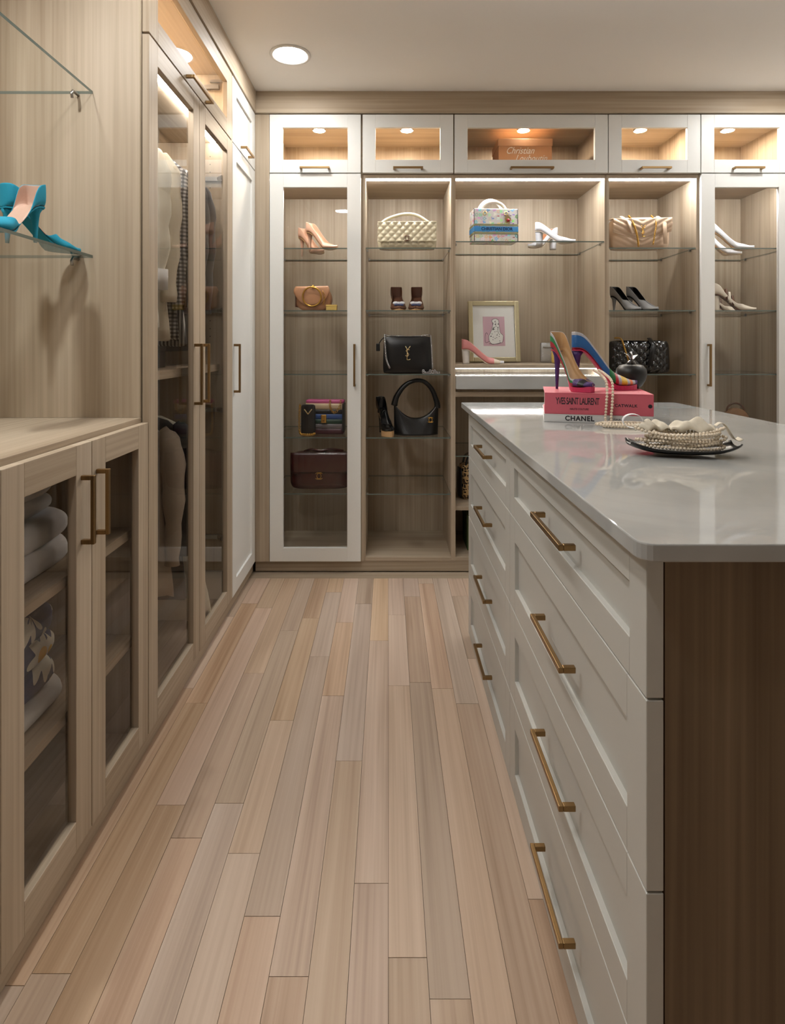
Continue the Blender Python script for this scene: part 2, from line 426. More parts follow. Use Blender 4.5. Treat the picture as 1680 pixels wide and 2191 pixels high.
carcass(T, map_left, W0, W1, .062, ZSL-.001, .60, mats=mL, t=.018)
MB().box(-1.274, -.735, W0+.018, W1-.018, 1.069, 1.098).build('fixed_shelf', 'oak_y', T)
MB().box(-1.274, -1.26, W0+.018, W1-.018, .0805, .20).build('inner_skirting', 'trim_white', T)
MB().box(-1.26, -.72, W1-.030, W1-.018, .0805, .20).build('inner_skirting', 'trim_white', T)
MB().box(-.762, -.748, W0+.03, W1-.03, ZSL-.030, ZSL-.0195).build('led_strip', 'led_wardrobe', T)
for z in (1.93, .965):
    MB().tube([(-1.02, W0+.018, z), (-1.02, W1-.018, z)], .0125, 12).build('hanging_rod', 'steel', T, smooth=True)
pin = MB()
for k in range(26):
    z = 1.15+.034*k
    for x in (-.775, -1.20): pin.tube([(x, W1-.0185, z), (x, W1-.0178, z)], .0028, 6)
pin.build('pin_hole_row', 'gasket', T)['kind'] = 'stuff'
def hinge(z, y, s):
    h = MB(); h.box(-.80, -.735, y-.014*s if s > 0 else y, y if s > 0 else y+.014, z-.009, z+.009)
    h.tube([(-.733, y-.010*s, z), (-.714, y-.030*s, z)], .011, 10); h.build('hinge', 'steel', ward, smooth=False)
for z in (.35, .90, 1.33, 1.90): hinge(z, W1-.018, 1)
door(T, map_left, 1.6705, 2.1165, ZD, ZSL-.0035, .064, 'oak_z', 'oak_y', 'pane_smoke', (2.063, 1.077, .217))
door(T, map_left, 2.1205, 2.5465, ZD, ZSL-.0035, .064, 'oak_z', 'oak_y', 'pane_smoke', (2.146, 1.077, .217))
MB().box(-1.29, -.7095, 1.6612, 1.6678, .9735, 2.3735).build('end_panel', 'oak_z', T)
T = thing('upper_cabinet', 'oak upper cabinet with wide clear glass flip door above the wardrobe', 'cabinet', (-1.0, 2.1, ZSL), world=True)
carcass(T, map_left, W0, W1, ZSL, 2.3735, .60, mats=mL, t=.018)
door(T, map_left, 1.6705, 2.5465, ZSL+.0025, ZT-.001, .066, 'oak_z', 'oak_y', 'pane_clear', (2.085, ZSL+.016, .222, 'x'), name='flip_door')
for y in (2.02, 2.44):
    MB().lathe([(.0001, 2.3500), (.027, 2.3500), (.027, 2.3553)], 20, (-.98, y, 0)).build('puck_light', 'puck', T)
hh = MB(); hh.box(-.80, -.735, W1-.032, W1-.018, 2.29, 2.308); hh.box(-.77, -.716, W1-.040, W1-.026, 2.315, 2.325); hh.build('hinge', 'steel', T)
pin = MB()
for k in range(7): pin.tube([(-.775, W1-.0185, 2.12+.034*k), (-.775, W1-.0178, 2.12+.034*k)], .0028, 6)
pin.build('pin_hole_row', 'gasket', T)['kind'] = 'stuff'
# low cabinet with glass doors
C0, C1 = 1.0305, 1.6675
T = low = thing('low_cabinet', 'low oak cabinet with two smoked glass doors below the oak counter', 'cabinet', (-1.0, 1.35, 0), world=True)
carcass(T, map_left, C0, C1, .062, .949, .60, mats=mL, t=.018)
for z in (.665, .360): MB().box(-1.274, -.72, C0+.018, C1-.018, z-.024, z).build('wood_shelf', 'oak_y', T)
door(T, map_left, C0+.002, 1.3475, ZD, .959, .066, 'oak_z', 'oak_y', 'pane_smoke', (1.304, .812, .154))
door(T, map_left, 1.3505, C1-.002, ZD, .959, .064, 'oak_z', 'oak_y', 'pane_smoke', (1.372, .812, .154))
tag(MB().box(-1.29, -.7085, .42, 1.6675, .9495, .973).build('oak_counter', 'oak_y', bevel=.001), 'long oak counter top over the low glass door cabinet', 'counter')
structure(MB().box(-1.309, -1.291, .42, 1.661, .9735, 2.373).build('trim_4', 'oak_z'))
for z, lb in ((1.9055, 'upper clear glass shelf on the oak side panel, nothing on it'), (1.437, 'lower clear glass shelf on the oak side panel carrying teal pumps')):
    T = thing('glass_shelf', lb, 'shelf', (-1.06, 1.2, z), world=True)
    mb = MB().box(-1.29, -.844, .43, 1.661, z-.008, z); mb.m = [0, 0, 1, 1, 1, 1]; mb.build('pane', ['shelf_glass', 'shelf_edge'], T)
    for x in (-.885, -1.24):
        MB().tube([(x, 1.661, z-.012), (x, 1.632, z-.012), (x, 1.625, z-.021), (x, 1.629, z-.033)], .0042, 8).build('shelf_pin', 'steel', T, smooth=True)

MB_ = structure(MB().box(-1.29, -.7125, .42, 1.661, 2.355, 2.373).build('trim_5', 'oak_y'))
T = thing('puck_downlight', 'small round light under the board above the glass shelves', 'downlight', (-.95, .97, 2.355))
MB().lathe([(.034, -.0005), (.042, -.0005), (.042, -.006), (.034, -.006)], 24, cap=False).build('ring', 'steel', T, smooth=True)
MB().lathe([(.0001, -.004), (.034, -.004), (.034, -.0006)], 24).build('lens', 'niche_puck', T)

# ------------------------------------------------------------------ island
IY0, IY1, IYM = .735, 2.362, 1.561; IZ = .919
T = isl = thing('island', 'white kitchen style closet island with two banks of shaker drawers and dark oak end', 'island', (.76, 1.55, 0), world=True)
T['label'] = 'white closet island with two banks of panelled drawers and dark oak end'
MB().box(ISX+.0225, 1.172, IY0+.020, IY1-.002, .003, IZ-.0005).build('body', 'island_paint_shaded', T)
MB().box(ISX+.0245, 1.172, IY0+.002, IY0+.019, .003, IZ-.0005).build('end_panel', 'dark_oak_z', T)
ZZ = [IZ-.004, .733, .489, .252, .012]
for (y0, y1, hy) in ((IY0, IYM-.001, 1.113), (IYM+.001, IY1, 1.925)):
    for k in range(4):
        z1, z0 = ZZ[k]-.0015, ZZ[k+1]+.0015
        door(T, map_isl, y0, y1, z0, z1, .052 if k == 0 else .060, 'island_paint_shaded', 'island_paint_shaded', 'island_paint_shaded',
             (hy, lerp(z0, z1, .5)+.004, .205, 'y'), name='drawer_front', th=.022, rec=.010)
ct = MB(); CX0, CX1, CY0, CY1, r = .304, 1.196, .700, 2.430, .022
pts = []
for cx, cy, s in ((CX1-r, CY1-r, 0), (CX0+r*.3, CY1-r*.3, 1), (CX0+r, CY0+r, 2), (CX1-r, CY0+r, 3)):
    rr = r*.3 if s == 1 else r
    for k in range(6):
        an = s*pi/2+k/5*pi/2; pts.append((cx+rr*cos(an), cy+rr*sin(an), IZ))
ct.prism(pts, (0, 0, .941-IZ))
tag(ct.build('island_worktop', 'quartz', bevel=.002), 'polished pale quartz worktop on the white drawer island', 'worktop')
TOP = .941

# ------------------------------------------------------------------ ceiling downlights
spots = [(-.44, 2.613), (-.44, 1.49), (-.44, .365), (1.9, 2.613), (1.9, 1.49)]  # unseen middle aisle lamp and both beyond the island added for more light
for i, (x, y) in enumerate(spots):
    T = thing('ceiling_downlight', 'round white recessed downlight in the ceiling near the corner cabinet' if i == 0 else 'round white recessed downlight out of view over the wardrobe aisle, middle one added' if i < 3 else 'round white unseen downlight added in the ceiling beyond the island', 'downlight',
              (x, y, CEIL), group='recessed ceiling downlights')
    MB().lathe([(.076, -.0005), (.092, -.0005), (.092, -.004), (.080, -.007), (.074, -.003)], 40, cap=False).build('trim_ring', 'trim_white', T, smooth=True)
    MB().lathe([(.0001, -.0025), (.075, -.0025), (.075, -.0006)], 32).build('lens', 'downlight', T)

# ------------------------------------------------------------------ materials of the small things
def leather(n, c, rough=.38, coat=0.0, bump=.15): return plain(n, c, rough, bump=bump, bscale=260, coat=coat, var=.05)
leather('nude_leather', rgb(210, 166, 140)); leather('tan_leather', rgb(190, 138, 100)); leather('beige_leather', rgb(214, 186, 158), .35)
leather('black_leather', rgb(16, 16, 17), .32); leather('black_patent', rgb(10, 10, 11), .12, .6, 0); leather('burgundy_leather', rgb(60, 18, 20), .22, .3)
leather('silver_leather', rgb(156, 158, 160), .18); leather('white_leather', rgb(228, 230, 236), .35); leather('brown_leather', rgb(96, 62, 42), .45)
leather('cream_leather', rgb(226, 214, 196), .4); leather('lining', rgb(206, 164, 134), .6, 0, .05); leather('tan_sole', rgb(196, 158, 112), .5)
leather('dark_lining', rgb(92, 54, 34), .6); leather('red_sole', rgb(170, 32, 48), .25); leather('teal_suede', rgb(16, 138, 166), .8)
leather('teal_lining', rgb(196, 164, 146), .35)
leather('pale_gold_leather', rgb(216, 206, 178), .3, bump=.2); leather('pink_glitter', rgb(226, 150, 150), .3, bump=.5)
plain('pearl', rgb(236, 222, 200), .22, coat=.4); plain('ivory_fabric', rgb(218, 210, 192), .8, bump=.2, bscale=120)
plain('glitter', rgb(196, 198, 200), .25, metal=.8, bump=1.0, bscale=420, var=.35); plain('gold_glitter', rgb(226, 196, 112), .3, metal=.7, bump=1.0, bscale=420, var=.2)
plain('paper_white', rgb(232, 232, 228), .7, var=.01); plain('paper_pink', rgb(206, 172, 184), .7, var=.02); plain('ink', rgb(40, 36, 44), .7)
plain('book_pink', rgb(204, 96, 112), .45, var=.02); plain('book_white', rgb(214, 214, 214), .4, var=.01); plain('book_pages', rgb(232, 226, 214), .8, bscale=300)
plain('champagne', rgb(206, 196, 160), .34, metal=.75); plain('kraft_box', rgb(176, 130, 92), .7); plain('green_box', rgb(70, 84, 44), .7)
plain('matte_black', rgb(18, 18, 19), .42); plain('tray_black', rgb(14, 14, 15), .28)
plain('white_cotton', rgb(216, 216, 214), .85, bump=.25, bscale=60, var=.03); plain('cream_cotton', rgb(222, 212, 190), .85, bump=.25, bscale=60)
plain('ivory_blouse', rgb(226, 222, 204), .8, bump=.25, bscale=60); plain('dark_wool', rgb(38, 38, 42), .9, sheen=.2); plain('charcoal', rgb(58, 60, 64), .85)
plain('camel_wool', rgb(178, 164, 146), .9, sheen=.3, bump=.15, bscale=400); plain('plum', rgb(66, 40, 44), .85); plain('red_trim', rgb(206, 60, 44), .7)
plain('bedding_white', rgb(230, 230, 232), .85, bump=.3, bscale=30, var=.03)
plain('ribbon_white', rgb(226, 228, 232), .5); plain('blue_bow', rgb(64, 74, 110), .5)
plain('clear_resin', rgb(230, 226, 222), .1, spec=.6); plain('rattan', rgb(138, 100, 66), .7, bump=.6, bscale=200)
plain('blue_band', rgb(70, 150, 214), .6); plain('navy_ink', rgb(24, 50, 96), .6); plain('olive_band', rgb(150, 150, 116), .7); plain('ruby', rgb(150, 30, 36), .15)
for nm, c in (('st_pink', (212, 96, 150)), ('st_cream', (220, 194, 158)), ('st_black', (22, 24, 26)), ('st_blue', (48, 84, 150)), ('st_green', (40, 74, 60)), ('st_grey', (120, 112, 116)), ('st_wine', (80, 44, 54)),
              ('gl_blue', (26, 96, 160)), ('gl_green', (24, 120, 66)), ('gl_red', (176, 40, 56)), ('gl_pink', (200, 50, 96)), ('gl_orange', (222, 110, 40)), ('gl_purple', (70, 42, 110)), ('gl_yellow', (222, 182, 52)), ('gl_silver', (176, 176, 182))):
    plain(nm, rgb(*c), .4 if nm[0] == 's' else .3, bump=0 if nm[0] == 's' else .8, bscale=500, var=.04 if nm[0] == 's' else .3)
def gingham(name, freq, c0, c1, c2, horiz=True):
    m, ns, ln = new_mat(name); b = ns['Principled BSDF']; b.inputs['Roughness'].default_value = .9
    tc = N(ns, 'ShaderNodeTexCoord'); sp = N(ns, 'ShaderNodeSeparateXYZ'); ln.new(tc.outputs['Object'], sp.inputs[0])
    def stripe(o):
        a = N(ns, 'ShaderNodeMath', operation='MULTIPLY'); a.inputs[1].default_value = freq; ln.new(o, a.inputs[0])
        f = N(ns, 'ShaderNodeMath', operation='FRACT'); ln.new(a.outputs[0], f.inputs[0])
        g = N(ns, 'ShaderNodeMath', operation='GREATER_THAN'); g.inputs[1].default_value = .5; ln.new(f.outputs[0], g.inputs[0])
        return g.outputs[0]
    s = N(ns, 'ShaderNodeMath', operation='ADD'); ln.new(stripe(sp.outputs['X']), s.inputs[0])
    if horiz: ln.new(stripe(sp.outputs['Z']), s.inputs[1])
    else: s.inputs[1].default_value = 0
    h = N(ns, 'ShaderNodeMath', operation='MULTIPLY'); h.inputs[1].default_value = .5; ln.new(s.outputs[0], h.inputs[0])
    cr = N(ns, 'ShaderNodeValToRGB'); cr.color_ramp.interpolation = 'CONSTANT'; e = cr.color_ramp.elements
    e[0].color = c0; e[1].position = .75; e[1].color = c2; k = e.new(.25); k.color = c1
    ln.new(h.outputs[0], cr.inputs[0]); ln.new(cr.outputs[0], b.inputs['Base Color'])
gingham('gingham', 72, rgb(222, 220, 216), rgb(120, 118, 118), rgb(26, 26, 28))
gingham('pinstripe', 80, rgb(206, 206, 206), rgb(70, 72, 78), rgb(50, 50, 54), False)
def flower_print(name, scale, ground, petal, heart, n=8, spots=False):
    m, ns, ln = new_mat(name); b = ns['Principled BSDF']; b.inputs['Roughness'].default_value = .85
    tc = N(ns, 'ShaderNodeTexCoord'); mp = N(ns, 'ShaderNodeMapping'); mp.inputs['Scale'].default_value = (scale,)*3; ln.new(tc.outputs['Object'], mp.inputs[0])
    vo = N(ns, 'ShaderNodeTexVoronoi'); vo.inputs['Scale'].default_value = 1.0; vo.inputs['Randomness'].default_value = .75; ln.new(mp.outputs[0], vo.inputs['Vector'])
    df = N(ns, 'ShaderNodeVectorMath', operation='SUBTRACT'); ln.new(mp.outputs[0], df.inputs[0]); ln.new(vo.outputs['Position'], df.inputs[1])
    sp = N(ns, 'ShaderNodeSeparateXYZ'); ln.new(df.outputs[0], sp.inputs[0])
    ad = N(ns, 'ShaderNodeMath', operation='ADD'); ln.new(sp.outputs['X'], ad.inputs[0]); ln.new(sp.outputs['Y'], ad.inputs[1])
    an = N(ns, 'ShaderNodeMath', operation='ARCTAN2'); ln.new(sp.outputs['Z'], an.inputs[0]); ln.new(ad.outputs[0], an.inputs[1])
    ml = N(ns, 'ShaderNodeMath', operation='MULTIPLY'); ml.inputs[1].default_value = n; ln.new(an.outputs[0], ml.inputs[0])
    cs = N(ns, 'ShaderNodeMath', operation='COSINE'); ln.new(ml.outputs[0], cs.inputs[0])
    rad = N(ns, 'ShaderNodeMath', operation='MULTIPLY_ADD'); rad.inputs[1].default_value = .13; rad.inputs[2].default_value = .42; ln.new(cs.outputs[0], rad.inputs[0])
    lt = N(ns, 'ShaderNodeMath', operation='LESS_THAN'); ln.new(vo.outputs['Distance'], lt.inputs[0]); ln.new(rad.outputs[0], lt.inputs[1])
    l2 = N(ns, 'ShaderNodeMath', operation='LESS_THAN'); ln.new(vo.outputs['Distance'], l2.inputs[0]); l2.inputs[1].default_value = .17
    m1 = N(ns, 'ShaderNodeMix', data_type='RGBA'); m1.inputs[6].default_value = ground; m1.inputs[7].default_value = petal; ln.new(lt.outputs[0], m1.inputs[0])
    if spots:
        hs = N(ns, 'ShaderNodeHueSaturation'); hs.inputs['Saturation'].default_value = .75; hs.inputs['Value'].default_value = 1.1; ln.new(vo.outputs['Color'], hs.inputs['Color']); ln.new(hs.outputs[0], m1.inputs[7])
    m2 = N(ns, 'ShaderNodeMix', data_type='RGBA'); m2.inputs[7].default_value = heart; ln.new(m1.outputs[2], m2.inputs[6]); ln.new(l2.outputs[0], m2.inputs[0])
    ln.new(m2.outputs[2], b.inputs['Base Color'])
flower_print('daisy_print', 9.0, rgb(44, 62, 104), rgb(222, 220, 206), rgb(226, 178, 40))
flower_print('tote_print', 46.0, rgb(236, 234, 232), rgb(120, 150, 190), rgb(236, 232, 230), 5, True)
flower_print('leopard_print', 60.0, rgb(206, 172, 122), rgb(28, 22, 18), rgb(150, 108, 66), 3)

# ------------------------------------------------------------------ shoes
def shoe_sole(u, heel, plat): return plat+heel*(1-sm(.10, .70, u))+.004*sm(.85, 1, u)
def shoe_w(u, wd, point=1.6, blunt=0.0):
    if u < .07: w = .72*math.sqrt(max(0, 1-((.07-u)/.07)**2))
    elif u < .42: w = lerp(.72, .62, sm(.07, .42, u))
    elif u < .72: w = lerp(.62, 1.0, sm(.42, .72, u))
    else: w = max(0, 1-((u-.72)/.28)**point)*(1-blunt)+blunt*math.sqrt(max(0, 1-((u-.72)/.28)**2))
    return wd*max(w, .02)
def make_shoe(name, label, cat, loc, rotz, upper='nude_leather', lining='lining', sole='tan_sole', heelm=None, L=.225, heel=.095, plat=.0, wd=.036,
              throat=.66, back=.060, side=.040, vamp=.036, hstyle='stiletto', blunt=0.0, rot=None, group=None, toe_mats=None, dorsay=0.0, side_mats=None):
    T = thing(name, label, cat, loc, rot or (0, 0, rotz), group)
    NU = 26; rings = []
    X = lambda u: L*(u-.5)
    for i in range(NU+1):
        u = (i/NU)**1.25
        z = shoe_sole(u, heel, plat); w = shoe_w(u, wd, blunt=blunt) if i else 0.0; c = sm(throat-.05, throat+.05, u)
        t = lerp(back, side, sm(.0, .35, u)); t = lerp(t, side*.85, sm(.4, throat, u))
        if dorsay: t *= 1-dorsay*sm(.18, .34, u)*(1-sm(throat-.16, throat-.02, u))
        hd = lerp(vamp, .014, sm(throat, 1, u)); top = lerp(t, hd, c)
        ring = []
        for s in (-1, 1):
            side_pts = [(w*lerp(.98, .02, c), top), (w*lerp(1.0, .62, c), top*lerp(.85, .90, c)), (w*1.03, top*.5), (w*.98, .004), (w*.5, .0)]
            if s == -1: ring += [(X(u), -y, z+zz) for y, zz in side_pts]+[(X(u), 0, z)]
            else: ring += [(X(u), y, z+zz) for y, zz in reversed(side_pts)]
        rings.append(ring)
    mb = MB(); mb.loft(rings, closed=False)
    mats = [upper, lining]
    if toe_mats:
        mats = [upper]+toe_mats+(side_mats or [])+[lining]
        per = len(mb.f)//NU
        for i in range(NU):
            u = (i/NU)**1.25
            for j in range(per):
                if u > throat-.06: k = 1+int((u-throat+.06)/(1.0-throat+.06)*len(toe_mats)*.999)
                elif side_mats: k = 1+len(toe_mats)+min(j, per-1-j, len(side_mats)-1)
                else: k = 0
                mb.m[i*per+j] = k
    sh = mb.build('upper', mats, T, smooth=True, solid=.0016, solid_mat=len(mats)-1, sub=1, weld=1e-5)
    ins = MB(); ins.sheet(lambda a, b: (X(lerp(.02, throat+.06, a)), (b*2-1)*shoe_w(lerp(.02, throat+.06, a), wd, blunt=blunt)*.9, shoe_sole(lerp(.02, throat+.06, a), heel, plat)+.0035), 16, 4)
    ins.build('insole', lining, T, smooth=True)
    sl = MB(); rr = []
    for i in range(19):
        u = lerp(.01, .985, i/18); z = shoe_sole(u, heel, plat); w = shoe_w(u, wd, blunt=blunt)*.93
        lo = z-.003 if u < .5 else lerp(z-.003, .0003, sm(.5, .66, u))
        rr.append([(X(u), -w, z+.001), (X(u), w, z+.001), (X(u), w*.96, lo), (X(u), -w*.96, lo)])
    sl.loft(rr); sl.build('sole', sole, T, smooth=False)
    hz = shoe_sole(.08, heel, plat)-.002
    hb = MB(); rr = []
    r1 = {'stiletto': .0045, 'block': .018, 'kitten': .006}[hstyle]
    for k in range(8):
        t = k/7; f = t**(.36 if hstyle == 'stiletto' else .8)
        cx = lerp(X(.10), X(.07) if hstyle != 'block' else X(.11), f); rx = lerp(.021, r1, f); ry = lerp(.020, r1*.95, f)
        z = lerp(hz, 0, t)
        if k == 0: z -= .002
        rr.append([(cx+rx*cos(2*pi*j/10), ry*sin(2*pi*j/10), z) for j in range(10)])
    hb.loft(rr); hb.build('heel', heelm or upper, T, smooth=True)
    return T
def strap(T, mat, u, Lx, wd, heel, plat, h, width, name='strap', tilt=0):
    mb = MB(); X = L_ = Lx*(u-.5); z = shoe_sole(u, heel, plat); w = shoe_w(u, wd)
    mb.sheet(lambda a, b: (X+(b-.5)*width+tilt*sin(pi*a), -w*1.06*cos(pi*a), z+h*sin(pi*a)), 12, 1)
    return mb.build(name, mat, T, smooth=True, solid=.002)
def bow(T, mat, x, z, s):
    mb = MB()
    for sg in (-1, 1): mb.sphere((x, sg*s*.55, z), s*.5, 10, 6, sc=(.55, 1.1, .6))
    mb.sphere((x, 0, z), s*.26, 8, 5)
    mb.build('bow', mat, T, smooth=True)

# ------------------------------------------------------------------ bags
def bag_body(T, W, H, D, mat, name='body', puff=None, topw=1.0, botw=1.0, rnd_=.18, nu=28, nv=20, edge=.55, y0=0, z0=0, smooth=True, belly=0.0):
    def out(u, v):                                   # u,v in 0..1 -> x,z on the rounded outline
        a = u*2-1; b = v*2-1
        wv = lerp(botw, topw, v)+belly*sin(pi*v)
        cx = a*W/2*wv*(1-rnd_*.35*abs(b)**6); cz = H/2+b*H/2*(1-rnd_*.35*abs(a)**6)
        return cx, cz
    def dep(u, v):
        a = abs(u*2-1); b = abs(v*2-1)
        return D/2*(edge+(1-edge)*(1-a**4)*(1-b**4))
    mb = MB()
    def fr(u, v):
        x, z = out(u, v); p = puff(x, z) if puff else 0
        m = min(1, 6*min(u, 1-u), 6*min(v, 1-v))
        return (x, y0-dep(u, v)-p*m, z0+z)
    def bk(u, v):
        x, z = out(u, v); return (x, y0+dep(u, v), z0+z)
    mb.sheet(fr, nu, nv); mb.sheet(bk, nu, nv)
    b = (nu+1)*(nv+1); row = nv+1
    ring = [i*row for i in range(nu+1)]+[nu*row+j for j in range(1, nv+1)]+[i*row+nv for i in range(nu-1, -1, -1)]+[j for j in range(nv-1, 0, -1)]
    for i in range(len(ring)):
        p, q = ring[i], ring[(i+1) % len(ring)]; mb.q((p, q, b+q, b+p))
    return mb.build(name, mat, T, smooth=smooth)
def quilt(s, h): return lambda x, z: h*(abs(sin((x+z)*pi/s))*abs(sin((x-z)*pi/s)))**.5
def chevron(s, h): return lambda x, z: h*abs(sin((z+abs(x)*-.55)*pi/s))**.6
def chain(T, pts, mat='gold', link=.006, name='chain', n=40):
    P = path(pts, n); mb = MB()
    for i in range(len(P)-1):
        d = (P[i+1]-P[i])
        ax = Vector((0, 1, .15)) if i % 2 else Vector((.9, .25, .3))
        mb.torus((P[i]+P[i+1])/2, link, link*.28, ax, 8, 4, e=d, sx=1.25, sy=.75)
    o = mb.build(name, mat, T, smooth=True); o['kind'] = 'stuff'; return o
def strokes(T, segs, r, mat, name='emblem', n=5):
    mb = MB()
    for s in segs: mb.tube(path(s, max(6, len(s)*4)) if len(s) > 2 else s, r, n)
    return mb.build(name, mat, T, smooth=True)
def monogram(T, x, y, z, h, mat='gold', r=.0016):      # three tall letters over one another
    f = lambda a, b: (x+a*h, y, z+b*h)
    strokes(T, [[f(-.16, .5), f(0, .22)], [f(.2, .5), f(0, .22), f(-.02, .05)],
                [f(.13, .22), f(.02, .27), f(-.10, .17), f(0, .02), f(.08, -.10), f(-.02, -.24), f(-.16, -.17)],
                [f(-.02, .05), f(-.05, -.48)], [f(-.05, -.48), f(.10, -.49), f(.2, -.44)]], r, mat)
def rings_emblem(T, x, y, z, h, mat='gold', r=.0018):  # two open circles back to back
    def arc(cx, s): return [(x+cx+s*cos(a)*h*.5, y, z+sin(a)*h*.5) for a in [radians(45+k*27) for k in range(11)]]
    strokes(T, [arc(h*.17, 1), arc(-h*.17, -1)], r, mat)
G_BAG = None
def T_on(name, label, cat, px, Y, z, rz=0, group=None):
    return thing(name, label, cat, ((px-VX)/F*Y, Y, z+.0005), (0, 0, rz), group)

# bay 1 ---------------------------------------------------------------
S1, S2, S3, S4, S5 = SHELF
g = 'nude pumps'
p = lambda px, Y, z: ((px-VX)/F*Y, Y, z+.0005)
make_shoe('pump', 'nude leather stiletto pump standing on glass shelf above tan ring bag', 'shoe', p(690, 3.12, S1), radians(-38), heel=.105, back=.058, group=g)
make_shoe('pump', 'nude leather stiletto pump behind its pair, above tan ring bag', 'shoe', p(668, 3.265, S1), radians(-46), heel=.105, group=g)
T = T_on('saddle_bag', 'tan leather saddle bag with large gold ring handle on glass shelf', 'handbag', 672, 3.10, S2, radians(-10))
bag_body(T, .195, .128, .07, 'tan_leather', topw=.80, botw=.86, belly=.16, rnd_=.5)
fl = MB(); fl.sheet(lambda a, b: ((a*2-1)*.088*(1+.12*sin(pi*b)), -.040-.004*sin(pi*b), .128-b*.105*(1-.5*abs(a*2-1)**3)), 16, 8); fl.build('flap', 'tan_leather', T, smooth=True, solid=.003)
MB().torus((.004, -.050, .072), .050, .0045, (0, 1, .1), 36, 8).build('ring_handle', 'gold', T, smooth=True)
MB().sphere((.010, -.048, .124), .009, 8, 6).build('ring_ball', 'gold', T, smooth=True)
chain(T, [(.062, -.045, .10), (.072, -.05, .06), (.066, -.05, .03)], n=8, link=.005)
MB().box(-.096, -.090, -.03, .03, .02, .11).build('side_strap', 'brown_leather', T, bevel=.002)
T = T_on('jewel_box', 'small square gold box beside the tan ring bag', 'box', 710, 3.062, S2)
MB().box(-.028, .028, -.022, .022, 0, .019).build('box_base', 'gold_glitter', T, bevel=.001)
MB().box(-.029, .029, -.023, .023, .0195, .029).build('lid', 'gold_glitter', T, bevel=.001)
T = T_on('striped_bag', 'small striped chain bag in pink, cream, black and blue on glass shelf', 'handbag', 697, 3.17, S4, radians(-4))
cs = ['st_wine', 'st_grey', 'st_green', 'st_blue', 'st_black', 'st_cream', 'st_pink']
hs = [0, .03, .055, .08, .108, .132, .165, .183]
for k in range(7):
    bag_body(T, .205, hs[k+1]-hs[k], .075 if k < 6 else .068, cs[k], name='stripe', rnd_=.0 if 0 < k < 6 else .1, nu=10, nv=3, edge=.92, z0=hs[k])
MB().box(-.017, .012, -.052, -.040, .062, .106).build('clasp', 'gold', T, bevel=.003)
MB().lathe([(.0001, -.002), (.005, -.002), (.005, .001), (.0001, .001)], 12, (-.003, -.053, .074)).build('clasp_stud', 'brown_leather', T)
MB().box(.095, .104, -.036, .036, .015, .165).build('gusset', 'st_black', T, bevel=.002)
chain(T, [(.03, -.03, .185), (.034, -.052, .145), (.055, -.055, .118), (.08, -.052, .14), (.088, -.03, .18)], n=22)
T = T_on('phone_pouch', 'narrow black pouch with gold letter V leaning on the striped bag', 'pouch', 660, 3.085, S4, radians(3))
bag_body(T, .075, .165, .022, 'black_leather', rnd_=.2, nu=10, nv=14)
fl = MB(); fl.prism([(-.03, -.013, .166), (.03, -.013, .166), (.03, -.013, .128), (0, -.013, .112), (-.03, -.013, .128)], (0, -.006, 0)); fl.build('flap', 'black_leather', T, bevel=.002)
strokes(T, [[(-.02, -.022, .142), (0, -.022, .116)], [(0, -.022, .116), (.02, -.022, .142)]], .0028, 'pale_gold_metal', 'letter_v')
chain(T, [(-.042, -.01, .165), (-.047, -.012, .10), (-.044, -.012, .02), (-.02, -.02, .008), (.02, -.02, .008), (.032, -.02, .012)], n=44)
T = T_on('flap_bag', 'large burgundy leather flap bag with round gold emblem on low glass shelf', 'handbag', 687, 3.15, S5, radians(2))
bag_body(T, .325, .200, .09, 'burgundy_leather', rnd_=.3, topw=.98)
fl = MB(); fl.sheet(lambda a, b: ((a*2-1)*.158, -.050-.006*sin(pi*b), .200-b*.112), 14, 8); fl.build('flap', 'burgundy_leather', T, smooth=True, solid=.004)
rings_emblem(T, -.006, -.062, .078, .034)
strokes(T, [[(-.09, 0, .198), (-.05, -.02, .212), (0, -.03, .206), (.05, -.02, .212), (.12, 0, .200)]], .007, 'burgundy_leather', 'handle', 8)

# bay 2 ---------------------------------------------------------------
T = T_on('quilted_bag', 'pale gold quilted flap bag with arched top handle on glass shelf', 'handbag', 871, 3.105, S1, radians(-2))
bag_body(T, .312, .140, .085, 'pale_gold_leather', puff=quilt(.040, .008), nu=90, nv=44, rnd_=.2)
fl = MB(); fq = quilt(.040, .008); fl.sheet(lambda a, b: ((a*2-1)*.154, -.046-fq((a*2-1)*.154, b*.105)-.004, .141-b*.105), 90, 34); fl.build('flap', 'pale_gold_leather', T, smooth=True, solid=.003)
strokes(T, [[(-.14, -.01, .138), (-.10, -.012, .165), (-.02, -.012, .188), (.05, -.012, .182), (.115, -.01, .143)]], .009, 'pale_gold_leather', 'handle', 8)
rings_emblem(T, .0, -.060, .052, .026, 'brown_leather', .002)
g = 'bow toe pumps'
for px in (851, 891):
    T = make_shoe('bow_pump', 'brown pump with blue and white bow on the toe, seen from the front', 'shoe', p(px, 3.145, S2), radians(-90+(4 if px < 860 else -4)), upper='brown_leather', lining='dark_lining', heel=.075, plat=.004, back=.064, L=.22, wd=.044, group=g)
    bow(T, 'ribbon_white', .070, .040, .030); bow(T, 'blue_bow', .076, .030, .024)
T = T_on('shopping_bag', 'black leather chain bag with gold letter monogram on glass shelf', 'handbag', 872, 3.10, S3, radians(-1))
bag_body(T, .262, .197, .09, 'black_leather', topw=.95, rnd_=.12)
monogram(T, 0, -.050, .108, .072, 'pale_gold_metal', .0022)
chain(T, [(-.122, -.02, .205), (-.118, -.05, .15), (-.112, -.055, .08), (-.095, -.055, .032)], 'silver', .005, n=34)
